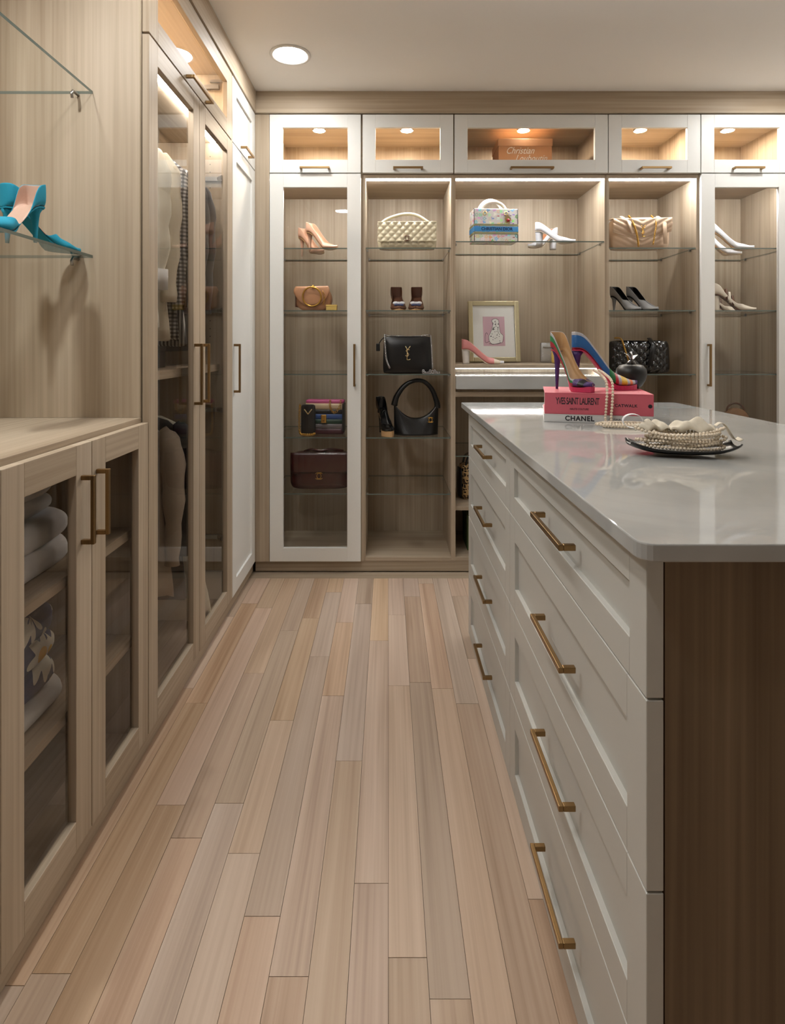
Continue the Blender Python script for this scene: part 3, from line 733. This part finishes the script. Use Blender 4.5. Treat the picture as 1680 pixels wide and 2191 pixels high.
chain(T, [(.122, -.03, .20), (.126, -.052, .12), (.13, -.055, .03)], 'silver', .004, n=36)
chain(T, [(-.118, 0, .202), (-.06, 0, .198), (0, 0, .194), (.06, 0, .198), (.12, 0, .204)], 'silver', .0045, n=40)
strokes(T, [[(-.125, -.02, .19), (-.14, -.02, .175), (-.150, -.02, .158)]], .003, 'black_leather', 'tassel_cord')
MB().box(-.166, -.146, -.027, -.017, .118, .158).build('tassel', 'black_leather', T, bevel=.003)
T = T_on('hair_clip', 'glittering silver crystal hair clip in front of the black chain bag', 'hair clip', 923, 3.045, S3)
mb = MB()
for k, x in enumerate([-.042, -.030, -.018, -.006, .006, .018, .030, .042]):
    h = [.024, .012, .012, .024, .020, .024, .014, .012][k]
    mb.torus((x, 0, h/2), h*.40, .0018, (0, 1, 0), 12, 5, sx=.6, sy=1.0); 
    if k in (0, 3, 5): mb.sphere((x, 0, h*.5), .0035, 6, 4)
mb.build('crystal_letter_row', 'silver', T, smooth=True)['kind'] = 'stuff'
MB().box(-.046, .046, .0, .006, 0, .003).build('clip_bar', 'silver', T, bevel=.001)
T = T_on('hobo_bag', 'black hobo bag with big round loop handle and small gold emblem', 'handbag', 888, 3.14, S4, radians(3))
def hobo(u, v, s):
    a = u*2-1; wv = lerp(.235, .215, v); top = .085+.085*abs(a)**2.2
    x = a*wv/2+.012*a*v; z = v*top; d = (.048*(1-abs(a)**4)*(1-.75*v)+.010)
    return (x+.006, s*d, z)
mb = MB(); mb.sheet(lambda u, v: hobo(u, v, -1), 24, 12); mb.sheet(lambda u, v: hobo(u, v, 1), 24, 12)
row = 13; b = 25*13
ring = [i*row for i in range(25)]+[24*row+j for j in range(1, 13)]+[i*row+12 for i in range(23, -1, -1)]+[j for j in range(11, 0, -1)]
for i in range(len(ring)): mb.q((ring[i], ring[(i+1) % len(ring)], b+ring[(i+1) % len(ring)], b+ring[i]))
mb.build('body', 'black_leather', T, smooth=True)
MB().tube(path([(-.112, 0, .155), (-.098, 0, .205), (-.055, 0, .262), (.0, 0, .288), (.05, 0, .282), (.092, 0, .24), (.118, 0, .175), (.122, 0, .14)], 30), [.022-.008*sin(pi*k/30) for k in range(31)], 10, flat=.8).build('loop_handle', 'black_leather', T, smooth=True)
rings_emblem(T, .078, -.052, .082, .026, 'gold', .002)
T = make_shoe('platform_pump', 'black patent platform pump with wide ankle strap beside the black hobo bag', 'shoe', p(824, 3.12, S4), radians(-72), upper='black_patent', lining='black_leather', heel=.105, plat=.026, L=.20, back=.066, blunt=.5, heelm='black_patent')
strap(T, 'black_patent', .26, .20, .036, .105, .026, .085, .02); strap(T, 'black_patent', .45, .20, .036, .105, .026, .065, .012)

# bay 3 ---------------------------------------------------------------
T = T_on('book_tote', 'white floral tote bag with blue lettered band and round handles', 'handbag', 1056, 3.095, 1.7207, radians(4))
W_, H_ = .232, .172
MB().box(-W_/2, W_/2, -.055, .055, 0, H_).build('body', 'tote_print', T, bevel=.003)
MB().box(-W_/2-.002, W_/2+.002, -.0575, .0575, .052, .078).build('band', 'blue_band', T)
for z in (.038, .082): MB().box(-W_/2-.0015, W_/2+.0015, -.0568, .0568, z, z+.010).build('border_band', 'olive_band', T)
for x in (-1, 1): MB().tube([(x*W_/2, -.055, .002), (x*W_/2, -.055, H_)], .0018, 6).build('piping', 'ink', T, smooth=True)
text('lettering', 'CHRISTIAN DIOR', .0215, T, 'navy_ink', face_front(.004, -.0578, .065), bold=.0006)
for y in (-.03, .03):
    hh_ = .075 if y > 0 else .052
    MB().tube([(.0+cos(a)*.065-.008, y, H_-.012+sin(a)*hh_) for a in [pi-k/20*pi for k in range(21)]], .0095, 10).build('handle', 'cream_leather' if y < 0 else 'tote_print', T, smooth=True)
for x in (-.06, .052): MB().torus((x, -.058, H_-.026), .009, .0028, (0, 1, 0), 16, 6).build('ring', 'pale_gold_metal', T, smooth=True)
MB().prism([(.058, -.060, .142), (.078, -.060, .120), (.070, -.060, .090), (.048, -.060, .098), (.044, -.060, .122)], (0, -.003, 0)).build('charm', 'pale_gold_metal', T)
MB().sphere((.062, -.064, .110), .009, 10, 6).build('charm_stone', 'ruby', T, smooth=True)
g = 'white slingbacks'
T = make_shoe('slingback', 'white slingback heel with tan lining beside the floral tote', 'shoe', p(1188, 3.12, 1.7207), radians(-28), upper='white_leather', lining='tan_leather', sole='cream_leather', heel=.075, L=.215, hstyle='block', back=.05, group=g)
make_shoe('slingback', 'white slingback heel lying behind its pair beside the floral tote', 'shoe', p(1160, 3.26, 1.7207), radians(-150), upper='white_leather', lining='tan_leather', sole='cream_leather', heel=.075, L=.215, hstyle='block', back=.05, group=g)
ZW = 1.079
T = make_shoe('clear_heel_pump', 'pink glitter pump with clear block heel in front of framed cheetah print', 'shoe', p(1033, 3.09, ZW), radians(-10), upper='pink_glitter', lining='cream_leather', sole='cream_leather', heel=.078, L=.225, hstyle='block', heelm='clear_resin', back=.055, toe_mats=['pink_glitter', 'cream_leather', 'white_leather'])
# picture frame leaning on the back panel
T = thing('picture_frame', 'champagne framed cheetah drawing on pink paper leaning on vanity shelf', 'picture', (*((1057-VX)/F*3.33, 3.30), ZW+.0005), (radians(-9), 0, 0))
T.rotation_euler = (radians(-9), 0, radians(1)); T.location.z += .0045
PWd, PH = .292, .352; fw = .026
fr = MB()
for (x0, x1, z0, z1) in ((-PWd/2, -PWd/2+fw, 0, PH), (PWd/2-fw, PWd/2, 0, PH), (-PWd/2+fw, PWd/2-fw, 0, fw), (-PWd/2+fw, PWd/2-fw, PH-fw, PH)): fr.box(x0, x1, -.012, .012, z0, z1)
fr.build('frame', 'champagne', T, bevel=.003)
MB().box(-PWd/2+fw-.003, PWd/2-fw+.003, -.002, .008, fw-.003, PH-fw+.003).build('mat_board', 'paper_white', T)
MB().box(-.062, .062, -.0032, -.0021, .092, .262).build('pink_sheet', 'paper_pink', T)
ch = [(-.010, .100), (.045, .112), (.052, .150), (.036, .170), (.030, .215), (.028, .240), (.012, .250), (-.008, .244), (-.012, .232), (-.004, .224), (-.012, .190), (-.022, .165), (-.030, .148), (-.028, .118)]
MB().prism([(x, -.0033, z) for x, z in ch], (0, -.0006, 0)).build('cheetah_drawing', 'paper_white', T)
sp = MB(); rr_ = random.Random(3)
for k in range(46):
    z = rr_.uniform(.110, .235); x = rr_.uniform(-.022, .044) if z < .165 else rr_.uniform(-.008, .026)
    sp.lathe([(.0001, 0), (.0024, 0), (.0024, .0004), (.0001, .0004)], 6, (x, 0, z))
    for q in range(len(sp.v)-24, len(sp.v)): 
        X_, Y_, Z_ = sp.v[q]; sp.v[q] = (X_, -.0040-(Z_-z), z+Y_)
sp.build('spot_print', 'ink', T)['kind'] = 'stuff'
strokes(T, [[(x, -.0041, z) for x, z in ch+ch[:1]], [(-.028, -.0041, .118), (-.05, -.0041, .112), (-.052, -.0041, .15), (-.044, -.0041, .168), (-.036, -.0041, .158)], [(-.03, -.0041, .105), (.0, -.0041, .102), (.03, -.0041, .108)]], .0009, 'ink', 'ink_outline', 4)
T = T_on('evening_clutch', 'silver glitter clutch standing at the back of the vanity shelf', 'clutch', 1181, 3.34, ZW, radians(6))
bag_body(T, .135, .115, .03, 'glitter', rnd_=.1, nu=14, nv=12); MB().box(-.06, .06, -.021, -.015, .085, .092).build('clasp_bar', 'steel', T, bevel=.001)
T = T_on('gold_purse', 'small gold glitter purse in front of the silver clutch', 'purse', 1194, 3.20, ZW, radians(-6))
bag_body(T, .07, .088, .028, 'gold_glitter', rnd_=.3, nu=12, nv=12); MB().tube([(-.03, 0, .088), (.03, 0, .088)], .004, 8).build('frame_clasp', 'gold', T, smooth=True)
# below the vanity
T = T_on('leopard_bag', 'leopard print bag with black handles under the vanity ledge', 'handbag', 1012, 3.22, .337, radians(8))
bag_body(T, .14, .19, .12, 'leopard_print', rnd_=.2, nu=16, nv=16)
for y in (-.03, .03): MB().tube(path([(-.05, y, .18), (-.03, y, .235), (.03, y, .235), (.05, y, .18)], 16), .006, 8).build('handle', 'black_leather', T, smooth=True)
bag_body(T, .012, .16, .10, 'black_leather', name='side_gusset', nu=4, nv=8, z0=.01).location.x = -.077
T = T_on('storage_box', 'olive green lidded box on the floor of the vanity niche', 'box', 1030, 3.22, .0785)
MB().box(-.09, .09, -.10, .10, 0, .15).build('box_base', 'green_box', T, bevel=.001); MB().box(-.094, .094, -.104, .104, .1505, .19).build('lid', 'green_box', T, bevel=.001)
T = T_on('shoebox', 'brown kraft shoebox with white handwriting in wide upper cabinet', 'box', 1116, 3.25, ZS+.018)
MB().box(-.145, .145, -.09, .09, 0, .175).build('box_base', 'kraft_box', T, bevel=.001); MB().box(-.148, .148, -.093, .093, .1755, .215).build('lid', 'kraft_box', T, bevel=.001)
text('script', 'Christian', .052, T, 'paper_white', face_front(-.03, -.0905, .150), shear=.45, sx=.8)
text('script', 'Louboutin', .052, T, 'paper_white', face_front(.03, -.0905, .108), shear=.45, sx=.8)

# bay 4 ---------------------------------------------------------------
T = T_on('chevron_bag', 'beige chevron quilted flap bag with gold chain and monogram', 'handbag', 1366, 3.11, S1, radians(-5))
bag_body(T, .295, .168, .10, 'beige_leather', puff=chevron(.028, .007), nu=40, nv=40, rnd_=.2)
def flap(a, b):
    x = (a*2-1)*.150; d = .085+.048*(1-abs(a*2-1)); z = .172-b*d
    y = -.05-.014*sin(pi*min(1, b*1.1))**.5 if b > .12 else lerp(.03, -.052, b/.12)
    return (x, y-chevron(.028, .006)(x, z)*(1 if b > .12 else 0), z)
MB().sheet(flap, 40, 28).build('flap', 'beige_leather', T, smooth=True, solid=.004)
monogram(T, .0, -.076, .088, .060, 'gold', .0022)
chain(T, [(-.055, -.02, .178), (-.05, -.072, .13), (-.032, -.076, .07), (-.022, -.07, .012)], n=40, link=.0055)
chain(T, [(.06, -.02, .178), (.066, -.072, .13), (.058, -.076, .07), (.052, -.07, .02)], n=40, link=.0045)
MB().tube([(-.09, -.01, .178), (-.072, -.070, .14), (-.052, -.078, .075)], .012, 8, flat=.3).build('strap', 'beige_leather', T, smooth=True)
MB().tube([(.10, .0, .178), (.11, -.070, .13), (.112, -.074, .02)], .011, 8, flat=.3).build('strap', 'beige_leather', T, smooth=True)
g = 'silver pumps'
for px in (1340, 1376):
    make_shoe('silver_pump', 'dark silver leather pump above the black quilted bag, one of a pair', 'shoe', p(px, 3.13, S2), radians(-72), upper='silver_leather', lining='black_leather', sole='black_leather', heel=.085, back=.058, throat=.52, vamp=.05, blunt=.3, group=g)
T = T_on('quilted_bag', 'black quilted flap bag with thin gold chain above the island', 'handbag', 1364, 3.12, S3, radians(-4))
bag_body(T, .305, .175, .10, 'black_patent', puff=quilt(.044, .009), nu=100, nv=56, rnd_=.2, botw=1.04)
chain(T, [(-.12, -.01, .188), (-.10, -.045, .182), (-.085, -.06, .13), (-.062, -.062, .05)], n=42, link=.0045)
MB().tube([(.055, -.02, .186), (.062, -.062, .15), (.040, -.066, .04)], .014, 8, flat=.3).build('strap', 'black_leather', T, smooth=True)

# bay 5 ---------------------------------------------------------------
g = 'white pumps'
make_shoe('pump', 'white leather high heel pump with toe forward behind the glass door', 'shoe', p(1562, 3.12, S1), radians(-30), upper='white_leather', lining='tan_leather', heel=.105, group=g)
make_shoe('pump', 'white leather high heel pump standing behind its white pair', 'shoe', p(1540, 3.30, S1), radians(-20), upper='white_leather', lining='tan_leather', heel=.105, group=g)
g = 'strappy sandals'
for px, Y, rz in ((1570, 3.13, -20), (1545, 3.325, -30)):
    T = make_shoe('strappy_sandal', 'cream block heel sandal with dark ankle straps behind the glass door', 'shoe', p(px, Y, S2), radians(rz), upper='cream_leather', lining='tan_leather', sole='brown_leather', heel=.09, L=.215, hstyle='block', throat=.70, side=.044, back=.064, vamp=.034, dorsay=.35, blunt=.5, group=g)
    for u, h, mt in ((.33, .062, 'brown_leather'), (.40, .060, 'cream_leather'), (.47, .056, 'brown_leather')): strap(T, mt, u, .215, .036, .09, 0, h, .011)
T = T_on('wicker_bag', 'small round brown wicker bag behind the island worktop edge', 'handbag', 1574, 3.2, S4, radians(-10))
MB().lathe([(.0001, -.03), (.058, -.03), (.066, -.015), (.066, .015), (.058, .03), (.0001, .03)], 28, (0, 0, 0)).build('body', 'rattan', T, smooth=True)
for v in T.children[0].data.vertices: v.co = Vector((v.co.x, v.co.z, v.co.y+.068))
MB().torus((.0, 0, .115), .045, .005, (0, 1, 0), 28, 6).build('handle', 'brown_leather', T, smooth=True)
MB().box(-.012, .012, -.036, -.031, .06, .09).build('clasp', 'gold', T, bevel=.001)

# ------------------------------------------------------------------ on the island
def pearls(T, pts, n, r=.0042, name='pearl_strand'):
    P = path(pts, 240); L = [0]
    for i in range(1, len(P)): L.append(L[-1]+(P[i]-P[i-1]).length)
    mb = MB(); k = 0; step = 2*r*1.02; d = 0
    while d < L[-1] and len(mb.v) < 60000:
        while L[k+1] < d and k < len(L)-2: k += 1
        t = (d-L[k])/max(1e-9, L[k+1]-L[k]); mb.sphere(P[k].lerp(P[k+1], t), r, 8, 6); d += step
    o = mb.build(name, 'pearl', T, smooth=True); o['kind'] = 'stuff'; return o
BW, BD = .316, .27
bx, by = .674, 1.910; brot = radians(-14)
T = thing('book', 'thick white book with black title lying under the pink book', 'book', (bx-.002, by, TOP+.0005), (0, 0, brot))
def book(T, W, D, H, cover):
    c = MB(); t = .0028
    c.box(-W/2, W/2, -D/2, D/2, 0, t); c.box(-W/2, W/2, -D/2, D/2, H-t, H); c.box(-W/2, W/2, -D/2, -D/2+t, t, H-t)
    c.build('cover', cover, T, bevel=.0008)
    MB().box(-W/2+.004, W/2-.004, -D/2+t, D/2-.004, t, H-t).build('page_block', 'book_pages', T)
book(T, BW, BD, .0245, 'book_white')
text('title', 'CHANEL', .0205, T, 'ink', face_front(-.052, -BD/2-.0002, .0122), bold=.0007, space=1.12)
text('imprint', 'CATWALK', .0085, T, 'ink', face_front(.055, -BD/2-.0002, .0122), space=1.1)
o = MB().lathe([(.0001, 0), (.0055, 0), (.0055, .0004), (.0001, .0004)], 14).build('publisher_mark', 'ink', T)
for v in o.data.vertices: v.co = Vector((v.co.x+.148, -BD/2-.0002-v.co.z, v.co.y+.0115))
H2 = .066; z2 = TOP+.0005+.025
T = thing('book', 'very thick pink book with black title under the glitter heels', 'book', (bx, by, z2), (0, 0, brot))
book(T, BW, BD, H2, 'book_pink')
text('title', 'YVES SAINT LAURENT', .030, T, 'ink', face_front(-.060, -BD/2-.0002, .040), sx=.50, bold=.0003, space=.85)
text('subtitle', 'HAUTE COUTURE', .0085, T, 'ink', face_front(-.055, -BD/2-.0002, .0165), sx=.8)
text('imprint', 'CATWALK', .0125, T, 'ink', face_front(.080, -BD/2-.0002, .030), space=1.1, bold=.0003)
o = MB().lathe([(.0001, 0), (.006, 0), (.006, .0004), (.0001, .0004)], 14).build('publisher_mark', 'ink', T)
for v in o.data.vertices: v.co = Vector((v.co.x+.148, -BD/2-.0002-v.co.z, v.co.y+.030))
ZB = z2+H2+.0005
make_shoe('glitter_pump', 'multicolour striped glitter platform pump standing sideways on the pink book', 'shoe', (.716, 1.928, ZB), radians(-6), upper='gl_blue', lining='tan_sole', sole='gl_pink', heelm='gl_purple', L=.212, heel=.118, plat=.014, back=.060, side=.046, throat=.60, vamp=.042, blunt=.25, group='glitter pumps',
          toe_mats=['gl_green', 'gl_red', 'gl_silver', 'gl_yellow', 'gl_silver', 'gl_orange', 'gl_silver', 'gl_purple'], side_mats=['gl_silver', 'gl_blue', 'gl_blue', 'gl_red', 'gl_pink'])
make_shoe('glitter_pump', 'multicolour glitter platform pump facing forward showing its tan insole', 'shoe', (.598, 1.885, ZB), radians(-70), upper='gl_green', lining='tan_sole', sole='gl_pink', heelm='gl_purple', L=.195, heel=.118, plat=.014, back=.062, side=.030, throat=.74, vamp=.030, blunt=.6, group='glitter pumps',
          toe_mats=['gl_purple', 'st_black', 'gl_purple'], side_mats=['gl_silver', 'gl_green', 'gl_red', 'gl_purple', 'gl_pink'])
T = thing('perfume_bottle', 'black apple shaped perfume bottle with silver leaf stopper behind the heels', 'perfume bottle', (.832, 1.992, ZB))
MB().lathe([(.0001, .0), (.022, .0), (.034, .008), (.045, .026), (.0505, .048), (.048, .066), (.038, .078), (.026, .081), (.014, .077), (.0001, .074)], 32).build('body', 'matte_black', T, smooth=True)
MB().lathe([(.016, .074), (.015, .088), (.010, .094), (.0001, .095)], 20).build('stopper', 'black_patent', T, smooth=True)
for a, tl in ((.4, 22), (2.6, 35)):
    lf = MB(); lf.sheet(lambda u, v: ((u)*.036, (v*2-1)*.010*sin(pi*min(1, u*1.02)), .006*sin(pi*u)+.010*u), 10, 4)
    o = lf.build('leaf', 'silver', T, smooth=True, solid=.001); o.location = (0, 0, .092); o.rotation_euler = (0, radians(-tl), a)
st = MB(); st.tube([(0, 0, .092), (.004, 0, .112), (-.002, 0, .125)], [.003, .0025, .004], 8); st.build('stem', 'silver', T, smooth=True)
# strand of pearls hanging over the books and pooling on the worktop
yb = by-BD/2-.0065; ztop = ZB+.004
T = thing('pearl_necklace', 'double strand pearl necklace hanging over both books and coiled on worktop', 'necklace', (0, 0, 0))
cy = lambda x: 1.779-.0065+(x-.641)*math.tan(brot)
for k, dx in enumerate((0, .016)):
    x = .662+dx; y = cy(x)
    pearls(T, [(x+.004, 1.885, ztop+.062), (x+.004, 1.83, ztop+.052), (x+.004, y+.014, ztop+.034), (x+.002, y-.001, ztop+.004), (x, y-.002, TOP+.06), (x-.004, y-.004, TOP+.02), (x-.008, y-.020, TOP+.005)], 30, .0046)
rr_ = random.Random(5)
for k in range(4):
    cx, cyy = .692+rr_.uniform(-.01, .01), 1.690+rr_.uniform(-.008, .008); ax, ay = .062+.006*k, .018+.005*k
    pearls(T, [(cx+ax*cos(a)*(1+.08*sin(3*a+k)), cyy+ay*sin(a)*(1+.15*cos(2*a+k)), TOP+.0048+.0062*(k % 2)) for a in [2*pi*i/16 for i in range(17)]], 60, .0042)
# dish with pearls and gloves
TX, TY = .642, 1.272
T = thing('tray', 'black boat shaped dish on the pale worktop in front of the books', 'dish', (TX, TY, TOP+.0003), (0, 0, radians(-9)))
tr = MB()
def dish(u, v):
    a = u*2-1; w = .052*(1-.45*abs(a)**3); x = a*.112; y = (v*2-1)*w
    z = .003+.016*abs(a)**3.2+.010*abs(v*2-1)**3
    return (x, y, z)
tr.sheet(dish, 24, 10); tr.build('dish_shell', 'tray_black', T, smooth=True, solid=.003, solid_off=-1)
T = thing('pearl_necklace', 'heap of pearl strands piled on the black boat shaped dish', 'necklace', (TX, TY, TOP+.0003), (0, 0, radians(-9)))
for k in range(9):
    ax = rr_.uniform(.060, .096); ay = rr_.uniform(.016, .036); ph = rr_.uniform(0, 6); cx = rr_.uniform(-.01, .01)
    pearls(T, [(cx+ax*cos(a), ay*sin(a)*(1+.2*sin(2*a+ph)), .0150+.0042*k+.004*sin(2*a+ph)+.008*abs(cos(a))**3) for a in [2*pi*i/16 for i in range(17)]], 60, .0036)
T = thing('gloves', 'crumpled ivory satin gloves and ribbon lying on the pearls', 'gloves', (TX-.005, TY+.028, TOP+.052), (0, 0, radians(-14)))
def crumple(cx, cy, lx, ly, h, s):
    r_ = random.Random(s); ph = [r_.uniform(0, 6) for _ in range(6)]
    return lambda u, v: (cx+(u-.5)*lx, cy+(v-.5)*ly+.006*sin(7*u+ph[0]), h*(sin(pi*u)**.6)*(sin(pi*v)**.5)*(1+.35*sin(9*u+ph[1])*cos(6*v+ph[2]))+.004*sin(17*u+ph[3]+5*v))
MB().sheet(crumple(.038, .0, .10, .055, .021, 2), 26, 16).build('glove', 'ivory_fabric', T, smooth=True, solid=.0015)
MB().sheet(crumple(-.045, .0, .075, .050, .015, 9), 26, 16).build('glove', 'ivory_fabric', T, smooth=True, solid=.0015)
MB().sheet(lambda u, v: (-.085+.022*cos(2*pi*u*.8), -.004+(v-.5)*.02, .016+.016*sin(2*pi*u*.8)), 20, 2).build('ribbon', 'ribbon_white', T, smooth=True, solid=.001)
MB().sheet(lambda u, v: (.085+.05*u, .0+(v-.5)*.018*(1+u), .010-.022*u+.012*sin(6*u)), 20, 3).build('ribbon', 'ivory_fabric', T, smooth=True, solid=.001)

# ------------------------------------------------------------------ left glass shelf: teal pumps
ZG = 1.4375
make_shoe('teal_pump', 'teal suede stiletto pump with pale insole, toe towards the counter front', 'shoe', (-.885, 1.36, ZG), radians(-90), upper='teal_suede', lining='teal_lining', sole='teal_suede', heel=.088, L=.230, throat=.66, back=.060, dorsay=.92, group='teal pumps')
make_shoe('teal_pump', 'teal suede stiletto pump whose toe points to the wardrobe side panel', 'shoe', (-.920, 1.553, ZG), radians(66), upper='teal_suede', lining='teal_lining', sole='teal_suede', heel=.088, L=.225, throat=.62, dorsay=.92, group='teal pumps')

# ------------------------------------------------------------------ clothes in the wardrobe
def garment(name, label, Y, mat, ztop, zbot, xc=-1.0, half=.195, thick=.030, sleeve=None, smat=None, hem_out=.03, shoulder=.055, seed=1, hook=True, zrod=1.93, cuff=None, pleats=7):
    T = thing(name, label, 'clothes', (xc, Y, zbot), world=True)
    r = random.Random(seed); ph = [r.uniform(0, 6.28) for _ in range(4)]
    rings = []; NZ = 18; NA = 28
    for i in range(NZ+1):
        t = i/NZ; z = lerp(ztop, zbot, t)
        if t < .10: hx = lerp(.055, half, (t/.10)**.6); z = lerp(ztop, ztop-shoulder, (t/.10))
        else: z = lerp(ztop-shoulder, zbot, (t-.10)/.90); hx = half*(1-.06*sin(pi*t))+hem_out*sm(.4, 1, t)
        ty = thick*(.45+.55*sm(0, .2, t))
        ring = []
        for k in range(NA):
            a = 2*pi*k/NA
            wr = 1+(.22*sin(pleats*a+ph[0]+2*t)+.12*sin(3*a+ph[1]+6*t))*sm(.12, .8, t)
            cx = abs(cos(a))**.8*(1 if cos(a) > 0 else -1)
            ring.append((xc+hx*cx, Y+ty*sin(a)*wr, z+(.006*sin(5*a+ph[2]) if i == NZ else 0)))
        rings.append(ring)
    MB().loft(rings).build('body', mat, T, smooth=True)
    if sleeve:
        for s in (1, -1):
            pts = [(xc+s*(half-.02), Y, ztop-shoulder+.005), (xc+s*(half+.022), Y-.004, ztop-shoulder-.06), (xc+s*(half+.032), Y-.010, ztop-shoulder-.06-sleeve*.5), (xc+s*(half+.028), Y-.012, ztop-shoulder-.06-sleeve)]
            P = path(pts, 16); rads = [(.026+.016*sin(pi*min(1, k/16*1.2))+.004*sin(k*1.9+seed))*(1 if not cuff else (1.25 if .72 < k/16 < .9 else 1)) for k in range(17)]
            MB().tube(P, rads, 14, flat=.75, up=(0, 1, 0)).build('sleeve', smat or mat, T, smooth=True)
            if cuff: MB().tube([P[-2], P[-1]+Vector((0, 0, -.045))], (.034), 14, flat=.7, up=(0, 1, 0)).build('cuff', cuff, T, smooth=True)
    if hook:
        MB().tube(path([(xc, Y, ztop-.01), (-1.01, Y, zrod-.024), (-1.002, Y, zrod+.002), (-1.02, Y, zrod+.0185), (-1.038, Y, zrod+.004)], 16), .0022, 6).build('hanger_hook', 'steel', T, smooth=True)
        MB().tube(path([(xc-half*.95, Y, ztop-shoulder-.004), (xc-.1, Y, ztop-.03), (xc, Y, ztop-.008), (xc+.1, Y, ztop-.03), (xc+half*.95, Y, ztop-shoulder-.004)], 18), .007, 8).build('hanger', 'black_plastic', T, smooth=True)
    return T
garment('blouse', 'ivory blouse with full gathered sleeve hanging first in the wardrobe', 1.945, 'ivory_blouse', 1.885, 1.24, sleeve=.36, cuff='white_cotton', seed=2, xc=-.99)
garment('shirt', 'cream long sleeved shirt hanging behind the ivory blouse', 2.03, 'cream_cotton', 1.885, 1.20, sleeve=.44, seed=4, xc=-.985)
garment('shirt', 'black and white gingham shirt hanging in the wardrobe', 2.115, 'gingham', 1.885, 1.20, sleeve=.46, seed=6, xc=-.985, thick=.036)
garment('shirt', 'grey pinstriped shirt hanging behind the gingham shirt', 2.195, 'pinstripe', 1.885, 1.18, sleeve=.45, seed=8, xc=-.985)
garment('jacket', 'dark plum jacket hanging between the pinstriped shirt and black top', 2.275, 'plum', 1.885, 1.30, sleeve=.34, seed=10, xc=-.99)
garment('top', 'charcoal top hanging near the inner end of the wardrobe', 2.345, 'charcoal', 1.885, 1.16, sleeve=.40, seed=12, xc=-.985)
garment('top', 'black wool top hanging last in the wardrobe', 2.43, 'dark_wool', 1.885, 1.16, sleeve=.46, seed=14, xc=-.985)
T = thing('storage_box', 'black storage box on the middle wardrobe shelf below the shirts', 'box', (-.98, 1.99, 1.0985))
MB().box(-.16, .16, -.15, .15, 0, .06).build('box_base', 'matte_black', T, bevel=.002); MB().box(-.163, .163, -.153, .153, .0605, .078).build('lid', 'matte_black', T, bevel=.002)
garment('coat', 'camel wool coat hanging in the lower part of the wardrobe', 2.05, 'camel_wool', .925, .30, sleeve=.40, seed=20, xc=-.985, zrod=.965, half=.20)
garment('coat', 'long black coat hanging behind the camel coat', 2.21, 'dark_wool', .925, .22, sleeve=.42, seed=22, xc=-.99, zrod=.965)
garment('skirt', 'long ivory skirt with lace hem hanging beside the black coat', 2.30, 'ivory_blouse', .90, .11, seed=24, xc=-.95, zrod=.965, half=.15, hem_out=.10, thick=.04)
T = thing('trouser_hanger', 'black empty trouser hanger in front of the camel coat', 'hanger', (-1.02, 1.93, .832), world=True)
MB().tube(path([(-1.02, 1.93, .92), (-1.02, 1.93, .945), (-1.002, 1.93, .966), (-1.02, 1.93, .9835), (-1.038, 1.93, .968)], 14), .0025, 6).build('hook', 'steel', T, smooth=True)
MB().tube([(-1.02, 1.93, .922), (-.93, 1.93, .905), (-.835, 1.93, .872), (-.815, 1.93, .845), (-.84, 1.93, .832), (-1.02, 1.93, .832), (-1.19, 1.93, .832), (-1.21, 1.93, .845), (-1.195, 1.93, .872), (-1.11, 1.93, .905)], .008, 8, closed=True).build('frame', 'black_plastic', T, smooth=True)

# ------------------------------------------------------------------ folded things in the low cabinet
def folded(name, label, cat, x, y, z, W, D, H, mat, layers, seed, trim=None, squash=.5):
    T = thing(name, label, cat, (x, y, z))
    r = random.Random(seed)
    for k in range(layers):
        h = H/layers; z0 = k*h*.985; dx, dy = r.uniform(-.008, .008), r.uniform(-.01, .01); ph = r.uniform(0, 6)
        rings = []
        for i in range(13):
            t = i/12; zz = z0+h*t; q = (1-abs(2*t-1)**3.0)
            ring = []
            for a_ in range(36):
                a = 2*pi*a_/36; c, s = cos(a), sin(a)
                e = .35; X_ = abs(c)**e*(1 if c > 0 else -1); Y_ = abs(s)**e*(1 if s > 0 else -1)
                g_ = .90+.10*q+.012*sin(5*a+ph+3*t)
                ring.append((dx+X_*W/2*g_, dy+Y_*D/2*g_, zz+.004*sin(3*a+ph)*sin(pi*t)))
            rings.append(ring)
        MB().loft(rings).build('fold', mat if isinstance(mat, str) else mat[k], T, smooth=True)
    if trim:
        MB().tube([(W/2*.985*1.0, lerp(-D/2*.8, D/2*.9, k/8), H*.78+.008*sin(k)) for k in range(9)], .0035, 6).build('piping', trim, T, smooth=True)
    return T
folded('folded_blanket', 'grey white folded blanket under the red piped pillowcase in the low cabinet', 'blanket', -.93, 1.255, .6655, .34, .36, .125, 'bedding_white', 2, 1)
folded('folded_pillowcase', 'white pillowcase with red piping on the folded blanket', 'pillowcase', -.94, 1.245, .7912, .30, .34, .085, 'white_cotton', 2, 3, 'red_trim')
folded('folded_towel', 'white folded towel under the blue daisy print towel', 'towel', -.93, 1.225, .3605, .34, .34, .045, 'white_cotton', 1, 5)
folded('folded_towel', 'folded blue towel with white and yellow daisies in the low cabinet', 'towel', -.93, 1.225, .4062, .33, .33, .175, 'daisy_print', 3, 7)
